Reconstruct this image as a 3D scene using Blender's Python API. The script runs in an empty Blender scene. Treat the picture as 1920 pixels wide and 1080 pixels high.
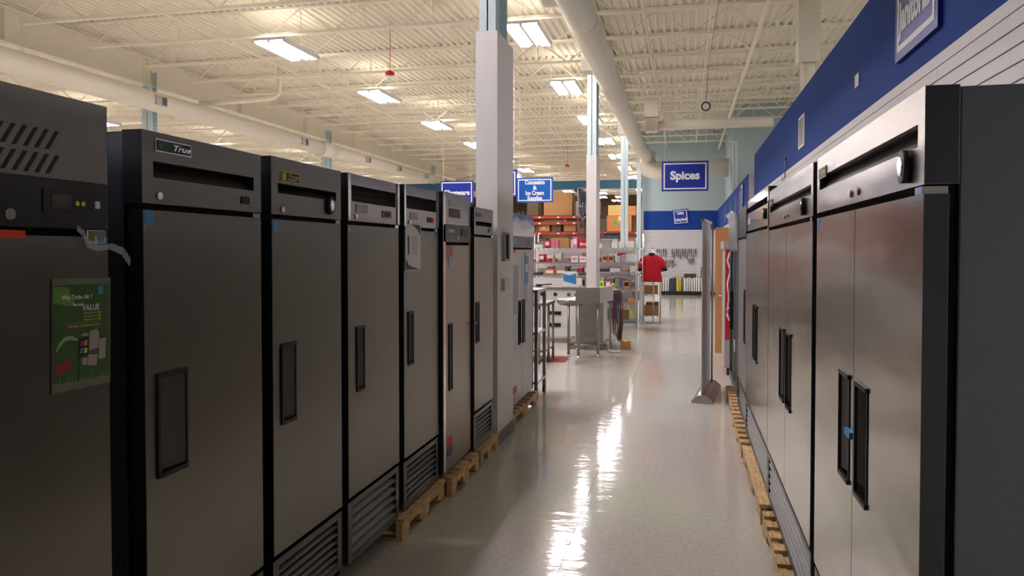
import bpy, bmesh, math, random
from mathutils import Vector, Matrix, noise
random.seed(7)
C = bpy.context.scene.collection
S = bpy.context.scene
R = math.radians
PI = math.pi

# ------------------------------------------------------------------ camera, world, exposure
cam_d = bpy.data.cameras.new('camera'); cam = bpy.data.objects.new('camera', cam_d); C.objects.link(cam)
cam.location = (0, 0, 1.65)
cam.rotation_euler = (R(90 - 1.4), 0, math.atan(323 / 1440))
cam_d.sensor_width = 36; cam_d.lens = 27; cam_d.shift_y = -0.0192
cam_d.clip_start = 0.05; cam_d.clip_end = 200
S.camera = cam
S.view_settings.view_transform = 'Standard'; S.view_settings.look = 'None'
S.view_settings.gamma = 1; S.view_settings.use_curve_mapping = False
S.view_settings.exposure = 0.56
S.cycles.use_denoising = True
S.cycles.max_bounces = 8; S.cycles.diffuse_bounces = 5; S.cycles.glossy_bounces = 4
S.cycles.transparent_max_bounces = 12
S.cycles.sample_clamp_indirect = 6
W = bpy.data.worlds.new('world'); S.world = W; W.use_nodes = True
W.node_tree.nodes['Background'].inputs[0].default_value = (0.9, 0.88, 0.82, 1)
W.node_tree.nodes['Background'].inputs[1].default_value = 0.25
LAMP = 50.0        # radiance of the fluorescent lenses

# ------------------------------------------------------------------ materials
def lin(c):
    return tuple(((v/255)/12.92 if v/255 <= .04045 else (((v/255)+.055)/1.055)**2.4) for v in c) + (1,)
MATS = {}
def mat(name, rgb, rough=.6, metal=0., emit=0., alpha=1., spec=.5, trans=0., var=0., scale=8., bump=0., bscale=40.):
    if name in MATS: return MATS[name]
    m = bpy.data.materials.new(name); m.use_nodes = True; MATS[name] = m
    nt = m.node_tree; b = nt.nodes['Principled BSDF']
    b.inputs['Base Color'].default_value = lin(rgb)
    b.inputs['Roughness'].default_value = rough; b.inputs['Metallic'].default_value = metal
    b.inputs['Specular IOR Level'].default_value = spec
    b.inputs['Transmission Weight'].default_value = trans
    b.inputs['Alpha'].default_value = alpha
    if emit:
        b.inputs['Emission Color'].default_value = lin(rgb); b.inputs['Emission Strength'].default_value = emit
    tc = nt.nodes.new('ShaderNodeTexCoord')
    if var:
        n = nt.nodes.new('ShaderNodeTexNoise'); n.inputs['Scale'].default_value = scale; n.inputs['Detail'].default_value = 4
        nt.links.new(tc.outputs['Object'], n.inputs['Vector'])
        mx = nt.nodes.new('ShaderNodeMix'); mx.data_type = 'RGBA'
        mx.inputs[6].default_value = tuple(v*(1-var) for v in lin(rgb)[:3]) + (1,)
        mx.inputs[7].default_value = tuple(min(1, v*(1+var)) for v in lin(rgb)[:3]) + (1,)
        nt.links.new(n.outputs['Fac'], mx.inputs[0]); nt.links.new(mx.outputs[2], b.inputs['Base Color'])
    if bump:
        n = nt.nodes.new('ShaderNodeTexNoise'); n.inputs['Scale'].default_value = bscale
        nt.links.new(tc.outputs['Object'], n.inputs['Vector'])
        bp = nt.nodes.new('ShaderNodeBump'); bp.inputs['Strength'].default_value = bump; bp.inputs['Distance'].default_value = .01
        nt.links.new(n.outputs['Fac'], bp.inputs['Height']); nt.links.new(bp.outputs[0], b.inputs['Normal'])
    return m

def steel(name, rgb, rough=.3, wave=.25, grain=.12, metal=1.):
    """horizontally brushed sheet steel: stretched grain plus slow buckling of the sheet"""
    if name in MATS: return MATS[name]
    m = bpy.data.materials.new(name); m.use_nodes = True; MATS[name] = m
    nt = m.node_tree; b = nt.nodes['Principled BSDF']; L = nt.links.new
    b.inputs['Metallic'].default_value = metal
    tc = nt.nodes.new('ShaderNodeTexCoord')
    def nz(sc, vec, detail=2.):
        mp = nt.nodes.new('ShaderNodeMapping'); mp.inputs['Scale'].default_value = vec
        L(tc.outputs['Object'], mp.inputs['Vector'])
        n = nt.nodes.new('ShaderNodeTexNoise'); n.inputs['Scale'].default_value = sc; n.inputs['Detail'].default_value = detail
        L(mp.outputs[0], n.inputs['Vector']); return n
    g = nz(30, (1, .25, 14), 3)
    mr = nt.nodes.new('ShaderNodeMapRange'); mr.inputs['To Min'].default_value = rough*.82; mr.inputs['To Max'].default_value = rough*1.22
    L(g.outputs['Fac'], mr.inputs['Value']); L(mr.outputs[0], b.inputs['Roughness'])
    mx = nt.nodes.new('ShaderNodeMix'); mx.data_type = 'RGBA'
    mx.inputs[6].default_value = tuple(v*(1-grain) for v in lin(rgb)[:3]) + (1,)
    mx.inputs[7].default_value = tuple(min(1, v*(1+grain)) for v in lin(rgb)[:3]) + (1,)
    L(g.outputs['Fac'], mx.inputs[0]); L(mx.outputs[2], b.inputs['Base Color'])
    w = nz(1.6, (1, .7, 2.2), 2)
    b1 = nt.nodes.new('ShaderNodeBump'); b1.inputs['Strength'].default_value = wave; b1.inputs['Distance'].default_value = .02
    L(w.outputs['Fac'], b1.inputs['Height'])
    b2 = nt.nodes.new('ShaderNodeBump'); b2.inputs['Strength'].default_value = .05; b2.inputs['Distance'].default_value = .001
    L(g.outputs['Fac'], b2.inputs['Height']); L(b1.outputs[0], b2.inputs['Normal']); L(b2.outputs[0], b.inputs['Normal'])
    return m

M_DOOR = steel('brushed_steel_door', (162, 157, 148), .18, .5)
M_DOORL = steel('brushed_shaded_steel_door', (128, 126, 119), .33)  # same steel as the right row, darkened for the dim side it reflects
M_CAB = steel('cabinet_steel', (128, 134, 142), .34)
M_POL = steel('polished_steel', (160, 154, 148), .24, .7)
M_FURN = steel('satin_furniture_steel', (150, 146, 140), .36, .1)
M_ALU = steel('aluminium', (165, 165, 166), .34, .05)
M_GRILLE = steel('grille_steel', (112, 112, 114), .36, .05)
M_CHROME = mat('chrome', (215, 215, 215), .12, 1.)
M_BLK = mat('black_plastic', (18, 17, 19), .45)
M_GASKET = mat('black_rubber', (10, 10, 12), .7)
M_HANDLE = mat('dark_handle_plastic', (86, 82, 79), .42)
M_BAND = mat('black_control_band', (26, 24, 27), .35)
M_CREAM = mat('cream_ceiling_paint', (246, 240, 224), .7)
M_DECK = mat('cream_deck_paint', (243, 237, 220), .7, var=.02, scale=.6)
M_DUCT = mat('cream_duct_paint', (226, 220, 204), .5, var=.03, scale=2)
M_WHITE = mat('white_paint', (226, 223, 222), .6, bump=.03, bscale=200)
M_SLAT = mat('white_slat_laminate', (215, 213, 214), .45)
M_GROOVE = mat('slat_groove_shadow_grey', (110, 108, 110), .8)
M_TEAL = mat('pale_teal_paint', (178, 196, 200), .75, var=.03, scale=1)
M_TEALD = mat('dark_teal_paint', (34, 84, 106), .7)
M_COLT = mat('pale_blue_column_paint', (200, 218, 222), .5)
M_BLUE = mat('blue_wall_paint', (24, 64, 140), .75, spec=.2, var=.04, scale=2)
M_SIGN = mat('blue_sign_face', (18, 42, 150), .35)
M_SIGN2 = mat('bright_blue_sign_face', (20, 92, 178), .35)
M_LETTER = mat('white_lettering', (235, 238, 242), .5)
M_GREYB = mat('grey_vinyl_base', (112, 112, 112), .5)
M_CARD = mat('brown_cardboard', (176, 130, 84), .8, var=.08, scale=6)
M_CARD2 = mat('orange_cardboard', (214, 140, 82), .8, var=.06, scale=6)
M_CARD3 = mat('yellow_cardboard', (226, 190, 110), .8)
M_CARDD = mat('dull_cardboard', (98, 80, 60), .85, var=.1, scale=4)
M_ORANGE = mat('orange_rack_steel', (158, 54, 30), .5)
M_RACKB = mat('dark_rack_upright', (38, 42, 52), .5)
M_RED = mat('red_print', (188, 20, 42), .5)
M_PINK = mat('pink_print', (222, 120, 150), .5)
M_WRAP = mat('stretch_wrap', (176, 166, 150), .2, spec=.8)
M_PAPER = mat('white_paper', (232, 232, 230), .6)
M_YEL = mat('yellow_print', (228, 214, 60), .5)
M_GRN = mat('green_print', (70, 180, 60), .5)
M_STICK = mat('light_blue_sticker', (60, 150, 205), .5)
M_LBLUE = mat('blue_print', (50, 140, 205), .5)
M_NAVY = mat('navy_print', (30, 50, 110), .5)
M_REDCLOTH = mat('red_cloth', (196, 18, 42), .85, bump=.3, bscale=300)
M_DKCLOTH = mat('black_navy_cloth', (26, 24, 44), .85)
M_WIRE = mat('chrome_wire', (205, 205, 208), .25, .9)
M_UPFILL = mat('added_uplight_fill', (255, 244, 232), .5, emit=5.5)  # glow added on the lamp tops to brighten the ceiling
M_LENS = mat('lit_fluorescent_lens', (255, 246, 250), .5, emit=LAMP)
M_CLEAR = mat('clear_plastic', (225, 230, 232), .15, alpha=.28, spec=.6)
M_JUG = mat('translucent_jug', (196, 214, 228), .3, alpha=.65)
M_DKGREY = mat('dark_grey_plastic', (62, 66, 70), .5)
M_GREYP = mat('light_grey_plastic', (165, 163, 165), .4)
M_TAN = mat('tan_wood_door', (196, 140, 84), .5)

def wood_mat():
    m = bpy.data.materials.new('pallet_pine'); m.use_nodes = True; nt = m.node_tree; b = nt.nodes['Principled BSDF']; L = nt.links.new
    tc = nt.nodes.new('ShaderNodeTexCoord'); oi = nt.nodes.new('ShaderNodeObjectInfo')
    mp = nt.nodes.new('ShaderNodeMapping'); mp.inputs['Scale'].default_value = (14, 2.5, 14); L(tc.outputs['Object'], mp.inputs[0])
    n = nt.nodes.new('ShaderNodeTexNoise'); n.inputs['Scale'].default_value = 5; n.inputs['Detail'].default_value = 6; L(mp.outputs[0], n.inputs['Vector'])
    cr = nt.nodes.new('ShaderNodeValToRGB'); cr.color_ramp.elements[0].color = lin((182, 140, 92)); cr.color_ramp.elements[1].color = lin((236, 206, 158))
    cr.color_ramp.elements[0].position = .3; cr.color_ramp.elements[1].position = .7
    L(n.outputs['Fac'], cr.inputs[0])
    hs = nt.nodes.new('ShaderNodeHueSaturation'); mr = nt.nodes.new('ShaderNodeMapRange'); mr.inputs['To Min'].default_value = .85; mr.inputs['To Max'].default_value = 1.15
    L(oi.outputs['Random'], mr.inputs['Value']); L(mr.outputs[0], hs.inputs['Value']); L(cr.outputs[0], hs.inputs['Color'])
    L(hs.outputs[0], b.inputs['Base Color']); b.inputs['Roughness'].default_value = .75
    return m
M_WOOD = wood_mat()

def floor_mat():
    m = bpy.data.materials.new('waxed_vinyl_tile'); m.use_nodes = True; nt = m.node_tree; b = nt.nodes['Principled BSDF']; L = nt.links.new
    tc = nt.nodes.new('ShaderNodeTexCoord')
    n = nt.nodes.new('ShaderNodeTexNoise'); n.inputs['Scale'].default_value = 38; n.inputs['Detail'].default_value = 8; n.inputs['Roughness'].default_value = .75
    L(tc.outputs['Object'], n.inputs['Vector'])
    cr = nt.nodes.new('ShaderNodeValToRGB'); e = cr.color_ramp.elements
    e[0].position = .3; e[0].color = lin((190, 184, 169)); e[1].position = .62; e[1].color = lin((218, 212, 198))
    L(n.outputs['Fac'], cr.inputs[0])
    v = nt.nodes.new('ShaderNodeTexNoise'); v.inputs['Scale'].default_value = .6; v.inputs['Detail'].default_value = 3; L(tc.outputs['Object'], v.inputs['Vector'])
    mx = nt.nodes.new('ShaderNodeMix'); mx.data_type = 'RGBA'; mx.blend_type = 'MULTIPLY'; mx.inputs[0].default_value = .35
    L(cr.outputs[0], mx.inputs[6]); L(v.outputs['Color'], mx.inputs[7])
    hs = nt.nodes.new('ShaderNodeHueSaturation'); hs.inputs['Saturation'].default_value = .75; hs.inputs['Value'].default_value = 1.16
    L(mx.outputs[2], hs.inputs['Color']); L(hs.outputs[0], b.inputs['Base Color'])
    b.inputs['Roughness'].default_value = .085; b.inputs['Specular IOR Level'].default_value = .42
    w = nt.nodes.new('ShaderNodeTexNoise'); w.inputs['Scale'].default_value = 9; w.inputs['Detail'].default_value = 4
    mp = nt.nodes.new('ShaderNodeMapping'); mp.inputs['Scale'].default_value = (.5, 1.2, 1); L(tc.outputs['Object'], mp.inputs[0]); L(mp.outputs[0], w.inputs['Vector'])
    bp = nt.nodes.new('ShaderNodeBump'); bp.inputs['Strength'].default_value = .38; bp.inputs['Distance'].default_value = .006
    L(w.outputs['Fac'], bp.inputs['Height']); L(bp.outputs[0], b.inputs['Normal'])
    return m
M_FLOOR = floor_mat()

# ------------------------------------------------------------------ mesh helpers
class MB:
    def __init__(s): s.b = bmesh.new()
    def box(s, x0, x1, y0, y1, z0, z1):
        v = [s.b.verts.new(p) for p in ((x0,y0,z0),(x1,y0,z0),(x1,y1,z0),(x0,y1,z0),(x0,y0,z1),(x1,y0,z1),(x1,y1,z1),(x0,y1,z1))]
        for f in ((0,3,2,1),(4,5,6,7),(0,1,5,4),(1,2,6,5),(2,3,7,6),(3,0,4,7)): s.b.faces.new([v[i] for i in f])
        return s
    def hexa(s, pts):
        v = [s.b.verts.new(p) for p in pts]
        for f in ((0,3,2,1),(4,5,6,7),(0,1,5,4),(1,2,6,5),(2,3,7,6),(3,0,4,7)): s.b.faces.new([v[i] for i in f])
        return s
    def poly(s, pts, axis_off):
        """closed outline pts (3-D) extruded by vector axis_off"""
        o = Vector(axis_off); a = [s.b.verts.new(p) for p in pts]; c = [s.b.verts.new(Vector(p)+o) for p in pts]
        s.b.faces.new(a[::-1]); s.b.faces.new(c); n = len(pts)
        for i in range(n): s.b.faces.new([a[i], a[(i+1) % n], c[(i+1) % n], c[i]])
        return s
    def tube(s, pts, r, n=8, cap=True, r1=None):
        pts = [Vector(p) for p in pts]; rings = []; N = len(pts)
        for i, p in enumerate(pts):
            d = (pts[min(i+1, N-1)] - pts[max(i-1, 0)]).normalized()
            u = d.cross(Vector((0, 0, 1)));
            if u.length < .05: u = d.cross(Vector((0, 1, 0)))
            u.normalize(); w = d.cross(u)
            rr = r if r1 is None else r + (r1-r)*i/(N-1)
            rings.append([s.b.verts.new(p + (u*math.cos(2*PI*k/n) + w*math.sin(2*PI*k/n))*rr) for k in range(n)])
        for a, c in zip(rings, rings[1:]):
            for k in range(n):
                f = s.b.faces.new([a[k], a[(k+1) % n], c[(k+1) % n], c[k]]); f.smooth = n > 5
        if cap: s.b.faces.new(rings[0]); s.b.faces.new(rings[-1][::-1])
        return s
    def cyl(s, p, q, r, n=16): return s.tube([p, q], r, n)
    def lathe(s, prof, o=(0,0,0), n=20):
        rings = []
        for r, z in prof: rings.append([s.b.verts.new((o[0]+r*math.cos(2*PI*k/n), o[1]+r*math.sin(2*PI*k/n), o[2]+z)) for k in range(n)])
        for a, c in zip(rings, rings[1:]):
            for k in range(n):
                f = s.b.faces.new([a[k], a[(k+1) % n], c[(k+1) % n], c[k]]); f.smooth = True
        s.b.faces.new(rings[0][::-1]); s.b.faces.new(rings[-1]); return s
    def mesh(s, name, m, bevel=0):
        bmesh.ops.recalc_face_normals(s.b, faces=s.b.faces[:])
        if bevel: bmesh.ops.bevel(s.b, geom=s.b.edges[:], offset=bevel, segments=2, affect='EDGES', profile=.6)
        me = bpy.data.meshes.new(name); s.b.to_mesh(me); s.b.free(); me.materials.append(m); return me
    def build(s, name, m, parent=None, bevel=0, loc=None, rz=0):
        return link(name, s.mesh(name, m, bevel), parent, loc, rz)
def link(name, me, parent=None, loc=None, rz=0):
    o = bpy.data.objects.new(name, me); C.objects.link(o)
    if parent: o.parent = parent
    if loc: o.location = loc
    if rz: o.rotation_euler.z = rz
    return o
def B(*a): return MB().box(*a)
def tag(o, label=None, cat=None, group=None, kind=None):
    if label: o['label'] = label
    if cat: o['category'] = cat
    if group: o['group'] = group
    if kind: o['kind'] = kind
    return o
def thing(name, label, cat, loc=(0,0,0), rz=0, group=None):
    o = bpy.data.objects.new(name, None); C.objects.link(o); o.location = loc; o.rotation_euler.z = rz; o.empty_display_size = .1
    return tag(o, label, cat, group)
def copy_tree(o, parent=None):
    c = o.copy(); C.objects.link(c)
    if parent: c.parent = parent
    for ch in list(o.children): copy_tree(ch, c)
    return c
# lettering; plane given by origin, right vector, up vector
def text(s, size, m, parent, org, right=(0,1,0), up=(0,0,1), name='lettering', bold=0., sx=1., align='LEFT', shear=0., ext=.0006, fit=None, line=1.):
    cu = bpy.data.curves.new('t', 'FONT'); cu.body = s; cu.size = size; cu.align_x = align; cu.offset = bold; cu.extrude = ext
    cu.shear = shear; cu.space_line = line; cu.resolution_u = 3
    ob = bpy.data.objects.new('t', cu); me = bpy.data.meshes.new_from_object(ob); bpy.data.objects.remove(ob)
    xs = [v.co.x for v in me.vertices]
    if fit and xs: sx = fit/(max(xs)-min(xs))
    me.materials.clear(); me.materials.append(m)
    r = Vector(right).normalized(); u = Vector(up).normalized(); n = r.cross(u)
    mtx = Matrix(((r.x, u.x, n.x), (r.y, u.y, n.y), (r.z, u.z, n.z))).to_4x4() @ Matrix.Diagonal((sx, 1, 1, 1))
    me.transform(mtx); me.name = name
    return link(name, me, parent, org)
ORD = ['first','second','third','fourth','fifth','sixth','seventh','eighth','ninth','tenth','eleventh','twelfth','thirteenth','fourteenth','fifteenth','sixteenth','seventeenth','eighteenth','nineteenth','twentieth','twenty-first','twenty-second','twenty-third','twenty-fourth','twenty-fifth','twenty-sixth','twenty-seventh','twenty-eighth','twenty-ninth','thirtieth','thirty-first','thirty-second']

# ------------------------------------------------------------------ floor
fl = B(-30, 9, -7, 62, -.06, -.012).build('floor', M_GREYB); tag(fl, kind='structure')
xs = [-30, -12.9, -6.8, -.62, 5.4, 9]; ys = [-7, .3, 6.42, 12.3, 18.5, 24.6, 30.7, 62]
for i in range(5):
    for j in range(7):
        B(xs[i]+.0012, xs[i+1]-.0012, ys[j]+.0012, ys[j+1]-.0012, -.012, 0).build('floor_panel', M_FLOOR, fl)

# ------------------------------------------------------------------ ceiling: deck, joists, girders
cl = MB(); x = -30.; prof = []
while x < 9: prof += [(x, 5.985), (x+.06, 5.985), (x+.078, 6.04), (x+.134, 6.04)]; x += .1524
prof.append((x, 6.0))
va = [cl.b.verts.new((p[0], -7, p[1])) for p in prof]; vb = [cl.b.verts.new((p[0], 62, p[1])) for p in prof]
for i in range(len(prof)-1): cl.b.faces.new([va[i], va[i+1], vb[i+1], vb[i]])
ceil = cl.build('ceiling', M_DECK); tag(ceil, kind='structure')
B(-30, 9, -7, 62, 6.06, 6.12).build('roof_cover', M_CREAM, ceil)
def joist_mesh(x0, x1):
    m = MB(); zb, zt = 5.5, 5.984; m.box(x0, x1, -.065, .065, zt-.006, zt)
    for z in (zb, zt-.03):
        m.box(x0+(.45 if z == zb else 0), x1-(.45 if z == zb else 0), -.045, -.006, z, z+.045 if z == zb else z+.03); m.box(x0+(.45 if z == zb else 0), x1-(.45 if z == zb else 0), .006, .045, z, z+.045 if z == zb else z+.03)
    m.tube([(x0+.1, 0, zt-.02), (x0+.5, 0, zb+.02)], .011, 4); m.tube([(x1-.1, 0, zt-.02), (x1-.5, 0, zb+.02)], .011, 4)
    x = x0+.5
    while x < x1-.6:
        h = min(.62, (x1-.5-x)/2)
        m.tube([(x, 0, zb+.02), (x+h, 0, zt-.02)], .014, 4); m.tube([(x+h, 0, zt-.02), (x+2*h, 0, zb+.02)], .014, 4)
        m.tube([(x+h, 0, zb+.02), (x+h, 0, zt-.02)], .009, 4)
        x += 2*h
    return m.mesh('bar_joist', M_CREAM)
jm = joist_mesh(-11.55, 9); jm2 = joist_mesh(-29.8, -11.75)
for k in range(-10, 30):
    y = 11.1 + 1.57*k
    if y > 55: break
    link('bar_joist', jm, ceil, (0, y, 0)); link('bar_joist', jm2, ceil, (0, y, 0))
def ibeam(x, y0, y1, z0, z1, w=.2, m=M_CREAM, nm='girder', parent=None):
    return MB().box(x-w/2, x+w/2, y0, y1, z0, z0+.02).box(x-w/2, x+w/2, y0, y1, z1-.02, z1).box(x-.01, x+.01, y0, y1, z0, z1).build(nm, m, parent)
g = ibeam(-11.65, -6.5, 41, 5.27, 5.86, parent=ceil)
for y in (4, 7.6, 11.2, 14.9, 18.5, 22.1, 25.7, 29.3): B(-11.76, -11.54, y-.01, y+.01, 5.27, 5.86).build('stiffener_plate', M_CREAM, ceil)
for x in (-8.4, -4.2, .4): MB().box(x-.02, x+.02, -6, 55, 5.53, 5.56).build('bridging_bar', M_CREAM, ceil)
ibeam(-1.62, -6.5, 55, 5.62, 5.96, .16, parent=ceil)

# ------------------------------------------------------------------ walls
def struct(nm, *a, m=M_WHITE): return tag(B(*a).build(nm, m), kind='structure')
struct('wall_left', -30.2, -30, -7, 62, 0, 6.1)
struct('wall_back', -30, 9, -7.2, -7, 0, 6.1, m=mat('navy_back_wall', (58, 68, 96), .7))
struct('wall_far', -30, 9, 62, 62.2, 0, 6.1, m=M_CARDD)
struct('wall_right_outer', 9, 9.2, -7, 62, 0, 6.1, m=M_TEAL)
XW = 1.30
wr = struct('wall_right', XW, XW+.12, -3, 15.3, 0, 3.44)
tag(B(XW-.008, XW, -3, 15.3, 2.668, 3.45).build('trim_1', M_BLUE), kind='structure')
B(XW-.014, XW, -3, 15.3, 2.607, 2.668).build('header_rail', M_SLAT, wr)
B(XW-.004, XW, -3, 15.3, 1.9, 2.607).build('groove_backing', M_GROOVE, wr)
for py in range(0, 7):
    y0 = -2.9 + py*2.44
    if y0 > 13: break
    for k in range(9):
        z1 = 2.600 - k*.0715
        B(XW-.016, XW-.004, y0+.0015, y0+2.44-.0015, z1-.064, z1).build('slat', M_SLAT, wr)
# partition continues behind the step
w2 = struct('wall_right_far', 1.19, 1.42, 15.3, 29, 0, 3.08, m=M_SLAT)
tag(B(1.18, 1.19, 15.3, 29, 2.37, 3.09).build('trim_2', M_BLUE), kind='structure')
# pale teal block standing above the partition
struct('wall_soffit', 1.5, 9, 24.0, 30, 2.9, 6.0, m=M_TEAL)
struct('wall_soffit_side', 1.42, 1.5, 24.0, 30, 2.9, 6.0, m=M_TEAL)
# spices wall
wf = struct('wall_front', -1.55, 1.5, 29, 29.25, 0, 6.0, m=M_TEAL)
tag(B(-1.48, 1.19, 28.98, 29, 2.375, 3.075).build('trim_3', M_BLUE), kind='structure')
B(-1.48, 1.19, 28.985, 29, 0, 2.375).build('groove_backing', M_GROOVE, wf)
sl = MB()
for k in range(30): sl.box(-1.48, 1.19, 28.972, 28.985, 2.372-k*.0762-.066, 2.372-k*.0762)
tag(sl.build('slat', M_SLAT, wf), kind='stuff')
# header over the opening to the warehouse
tag(B(-30, -1.55, 33, 33.2, 4.27, 4.62).build('trim_4', M_TEALD), kind='structure')
# unseen white bounce wall, added far left so the bay reads bright
struct('wall_left_bounce', -29.9, -29.8, 0, 60, 0, 4)

# ------------------------------------------------------------------ columns
def column(label, x, y, w, d, clad, wtop=.13):
    t = thing('column', label, 'column', (x, y, 0))
    if clad:
        B(-w/2, w/2, 0, d, 0, clad).build('cladding', M_WHITE, t, .004)
        B(-w/2-.006, w/2+.006, -.006, d+.006, 0, .11).build('vinyl_base', M_GREYB, t)
    z0 = clad if clad else 0
    MB().box(-wtop/2, wtop/2, .03, .045, z0, 5.6).box(-wtop/2, wtop/2, d*.75, d*.75+.015, z0, 5.6).box(-.006, .006, .03, d*.75, z0, 5.6).build('steel_post', M_COLT, t)
    return t
column('white boxed column with grey base beside the left row of refrigerators', -1.607, 6.2, .186, .6, 3.46, .14)
column('white boxed column rising behind the stainless corner counter', -1.67, 14.1, .185, .6, 3.38, .17)
column('bare pale blue steel column behind the wire shelving', -1.67, 22.0, .2, .2, 0, .21)
column('bare pale blue steel column at left end of slatted knife wall', -1.63, 28.4, .14, .2, 0, .15)
column('pale blue steel column above nearest dark refrigerators, crossed by a duct', -11.65, 14.9, .26, .26, 0, .26)
column('pale blue steel column under the girder, second along the left duct', -11.65, 23.6, .26, .26, 0, .28)
column('pale blue steel column under the girder where the left duct ends', -11.65, 34.5, .26, .26, 0, .28)

# ------------------------------------------------------------------ lamps
def lamp():
    t = thing('high_bay_light', 'x', 'ceiling light')
    MB().box(-.29, .29, -.68, .68, .03, .07).box(-.02, .02, -.68, .68, -.01, .03).box(-.29, -.27, -.68, .68, -.01, .03).box(.27, .29, -.68, .68, -.01, .03).build('housing', M_WHITE, t)
    for s in (-1, 1):
        B(s*.19-.085, s*.19+.085, -.65, .65, 0, .028).build('lens', M_LENS, t)
        B(s*.19-.06, s*.19+.06, -.6, .6, .07, .074).build('uplight_fill', M_UPFILL, t)  # added upward fill strip on the housing
        MB().cyl((0, s*.5, .07), (0, s*.5, .7), .004, 5).build('hanger_wire', M_CREAM, t)
    return t
lp = None
def put_lamp(x, y, label, group):
    global lp
    if lp is None: lp = lamp(); o = lp
    else: o = copy_tree(lp)
    o.location = (x, y, 5.3); o['label'] = label; o['group'] = group
for k in range(-2, 9):
    y = 13 + 4.4*k
    if k < 0:
        put_lamp(-2.62, y, 'right high bay light above the near aisle, %s along, out of frame' % ORD[k+2], 'lights above the near aisle')
        put_lamp(-7.15, y, 'left high bay light above the near aisle, %s along, out of frame' % ORD[k+2], 'lights above the near aisle')
    else:
        put_lamp(-2.62, y, 'lit twin-lens high bay light, %s from the camera in right row' % ORD[k], 'lights of the right row')
        put_lamp(-7.15, y, 'lit twin-lens high bay light, %s from the camera in left row' % ORD[k], 'lights of the left row')
for k in range(-2, 7):
    for x in (-16.5, -22):
        put_lamp(x, 13+6*k, 'lit high bay light beyond the girder, %s of its %s row from the front' % (ORD[k+2], 'nearer' if x > -20 else 'farther'), 'lights beyond the girder')
for k in range(-2, 3): put_lamp(5.2, 5+6*k, 'added high bay fill light hidden behind the right partition, %s from the front' % ORD[k+2], 'added fill lights behind the partition')  # unseen lamp row added to brighten the right side
for k, (x, y) in enumerate([(-4.9, 45), (-5.2, 50), (-5.6, 54), (-4.4, 54), (-5, 58)]):
    put_lamp(x, y, 'lit high bay light far inside the warehouse, %s from the header' % ORD[k], 'warehouse lights')

# ------------------------------------------------------------------ ducts and pipes
def arc(c, u, v, r, a0, a1, n=8): return [Vector(c)+Vector(u)*r*math.cos(a0+(a1-a0)*i/n)+Vector(v)*r*math.sin(a0+(a1-a0)*i/n) for i in range(n+1)]
t = thing('spiral_duct', 'long cream round duct running along the aisle beside the columns', 'duct', (-1.34, 0, 4.7))
MB().tube([(0, -4, 0), (0, 22.6, 0)]+[(.06, 23.6, -.02), (.14, 24.6, -.06), (.16, 25, -.1)], .2, 24).build('duct_run', M_DUCT, t)
for y in (1.2, 4.2, 7.2, 10.2, 13.2, 16.2, 19.2, 22.2): MB().cyl((0, y, 0), (0, y+.05, 0), .206, 24).build('duct_band', M_DUCT, t)
for y in (5.2, 9.0, 12.7, 16.4, 19.8):
    b = B(-.34, -.16, y, y+.3, -.1, .09).build('diffuser_box', M_DUCT, t); B(-.345, -.34, y+.02, y+.28, -.085, .075).build('grille', M_PAPER, b)
t = thing('spiral_duct', 'cream elbow and wide round duct crossing above the blue hanging sign', 'duct', (0, 25.2, 4.35))
MB().tube([(-1.17, 0, .45), (-1.17, 0, .05), (-1.12, 0, -.1), (-.9, 0, -.16), (-.5, 0, -.12), (1.35, 0, -.12)], .3, 24).build('duct_run', M_DUCT, t)
for x in (-.6, .5): MB().cyl((x, 0, -.12), (x+.04, 0, -.12), .31, 24).build('duct_band', M_DUCT, t)
t = thing('branch_duct', 'white round branch duct with a square box at its left end', 'duct', (0, 18.4, 4.55))
MB().cyl((-.6, 0, 0), (1.95, 0, 0), .11, 20).build('duct_run', M_DUCT, t)
B(-.9, -.62, -.15, .15, -.14, .17).build('plenum_box', M_DUCT, t); MB().cyl((-.3, 0, .1), (-.3, 0, 1.44), .006, 5).cyl((1.2, 0, .1), (1.2, 0, 1.44), .006, 5).build('hanger_rod', M_DUCT, t); B(-.93, -.6, -.18, .18, .19, .6).build('upper_box', M_DUCT, t)
t = thing('drop_duct', 'cream rectangular drop duct with round lower section behind the blue wall', 'duct', (1.75, 12, 0))
B(-.15, .15, -.15, .15, 4.38, 5.95).build('square_section', M_DUCT, t); MB().cyl((0, 0, 3.2), (0, 0, 4.38), .1, 20).build('round_section', M_DUCT, t)
tag(MB().tube([(1.2, 6, 5.32), (1.2, 31, 5.32)], .045, 10).build('sprinkler_pipe', M_CREAM), 'straight cream pipe running lengthwise above the blue right wall', 'pipe')
tag(MB().tube([(-.65, 2, 5.42), (-.65, 31, 5.42)], .022, 8).build('conduit', M_CREAM), 'thin cream conduit running lengthwise between the long duct and the right pipe', 'pipe')
tag(MB().tube([(1.3, 20.6, 4.4), (1.3, 20.6, 3.1)], .02, 8).tube([(1.3, 20.6, 4.4), (1.1, 20.6, 4.45)], .02, 8).build('drain_pipe', M_COLT), 'thin pale pipe bent down in front of the teal wall', 'pipe')
co = MB(); co.tube(arc((.42, 16.5, 4.5+.12), (1, 0, 0), (0, 0, 1), .085, 0, 2*PI, 20), .016, 8, cap=False); co.tube([(.42, 16.5, 4.7), (.46, 16.4, 5.4)], .005, 5)
tag(co.build('cable_coil', mat('blue_cable', (36, 56, 110), .5)), 'coil of dark blue cable hanging from a joist', 'cable')
tag(MB().tube([(.46, 16.4, 5.42), (.55, 6, 5.46)], .0035, 5).build('blue_cable_run', MATS['blue_cable']), 'dark blue cable strung along the joists above the aisle', 'cable')
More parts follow.
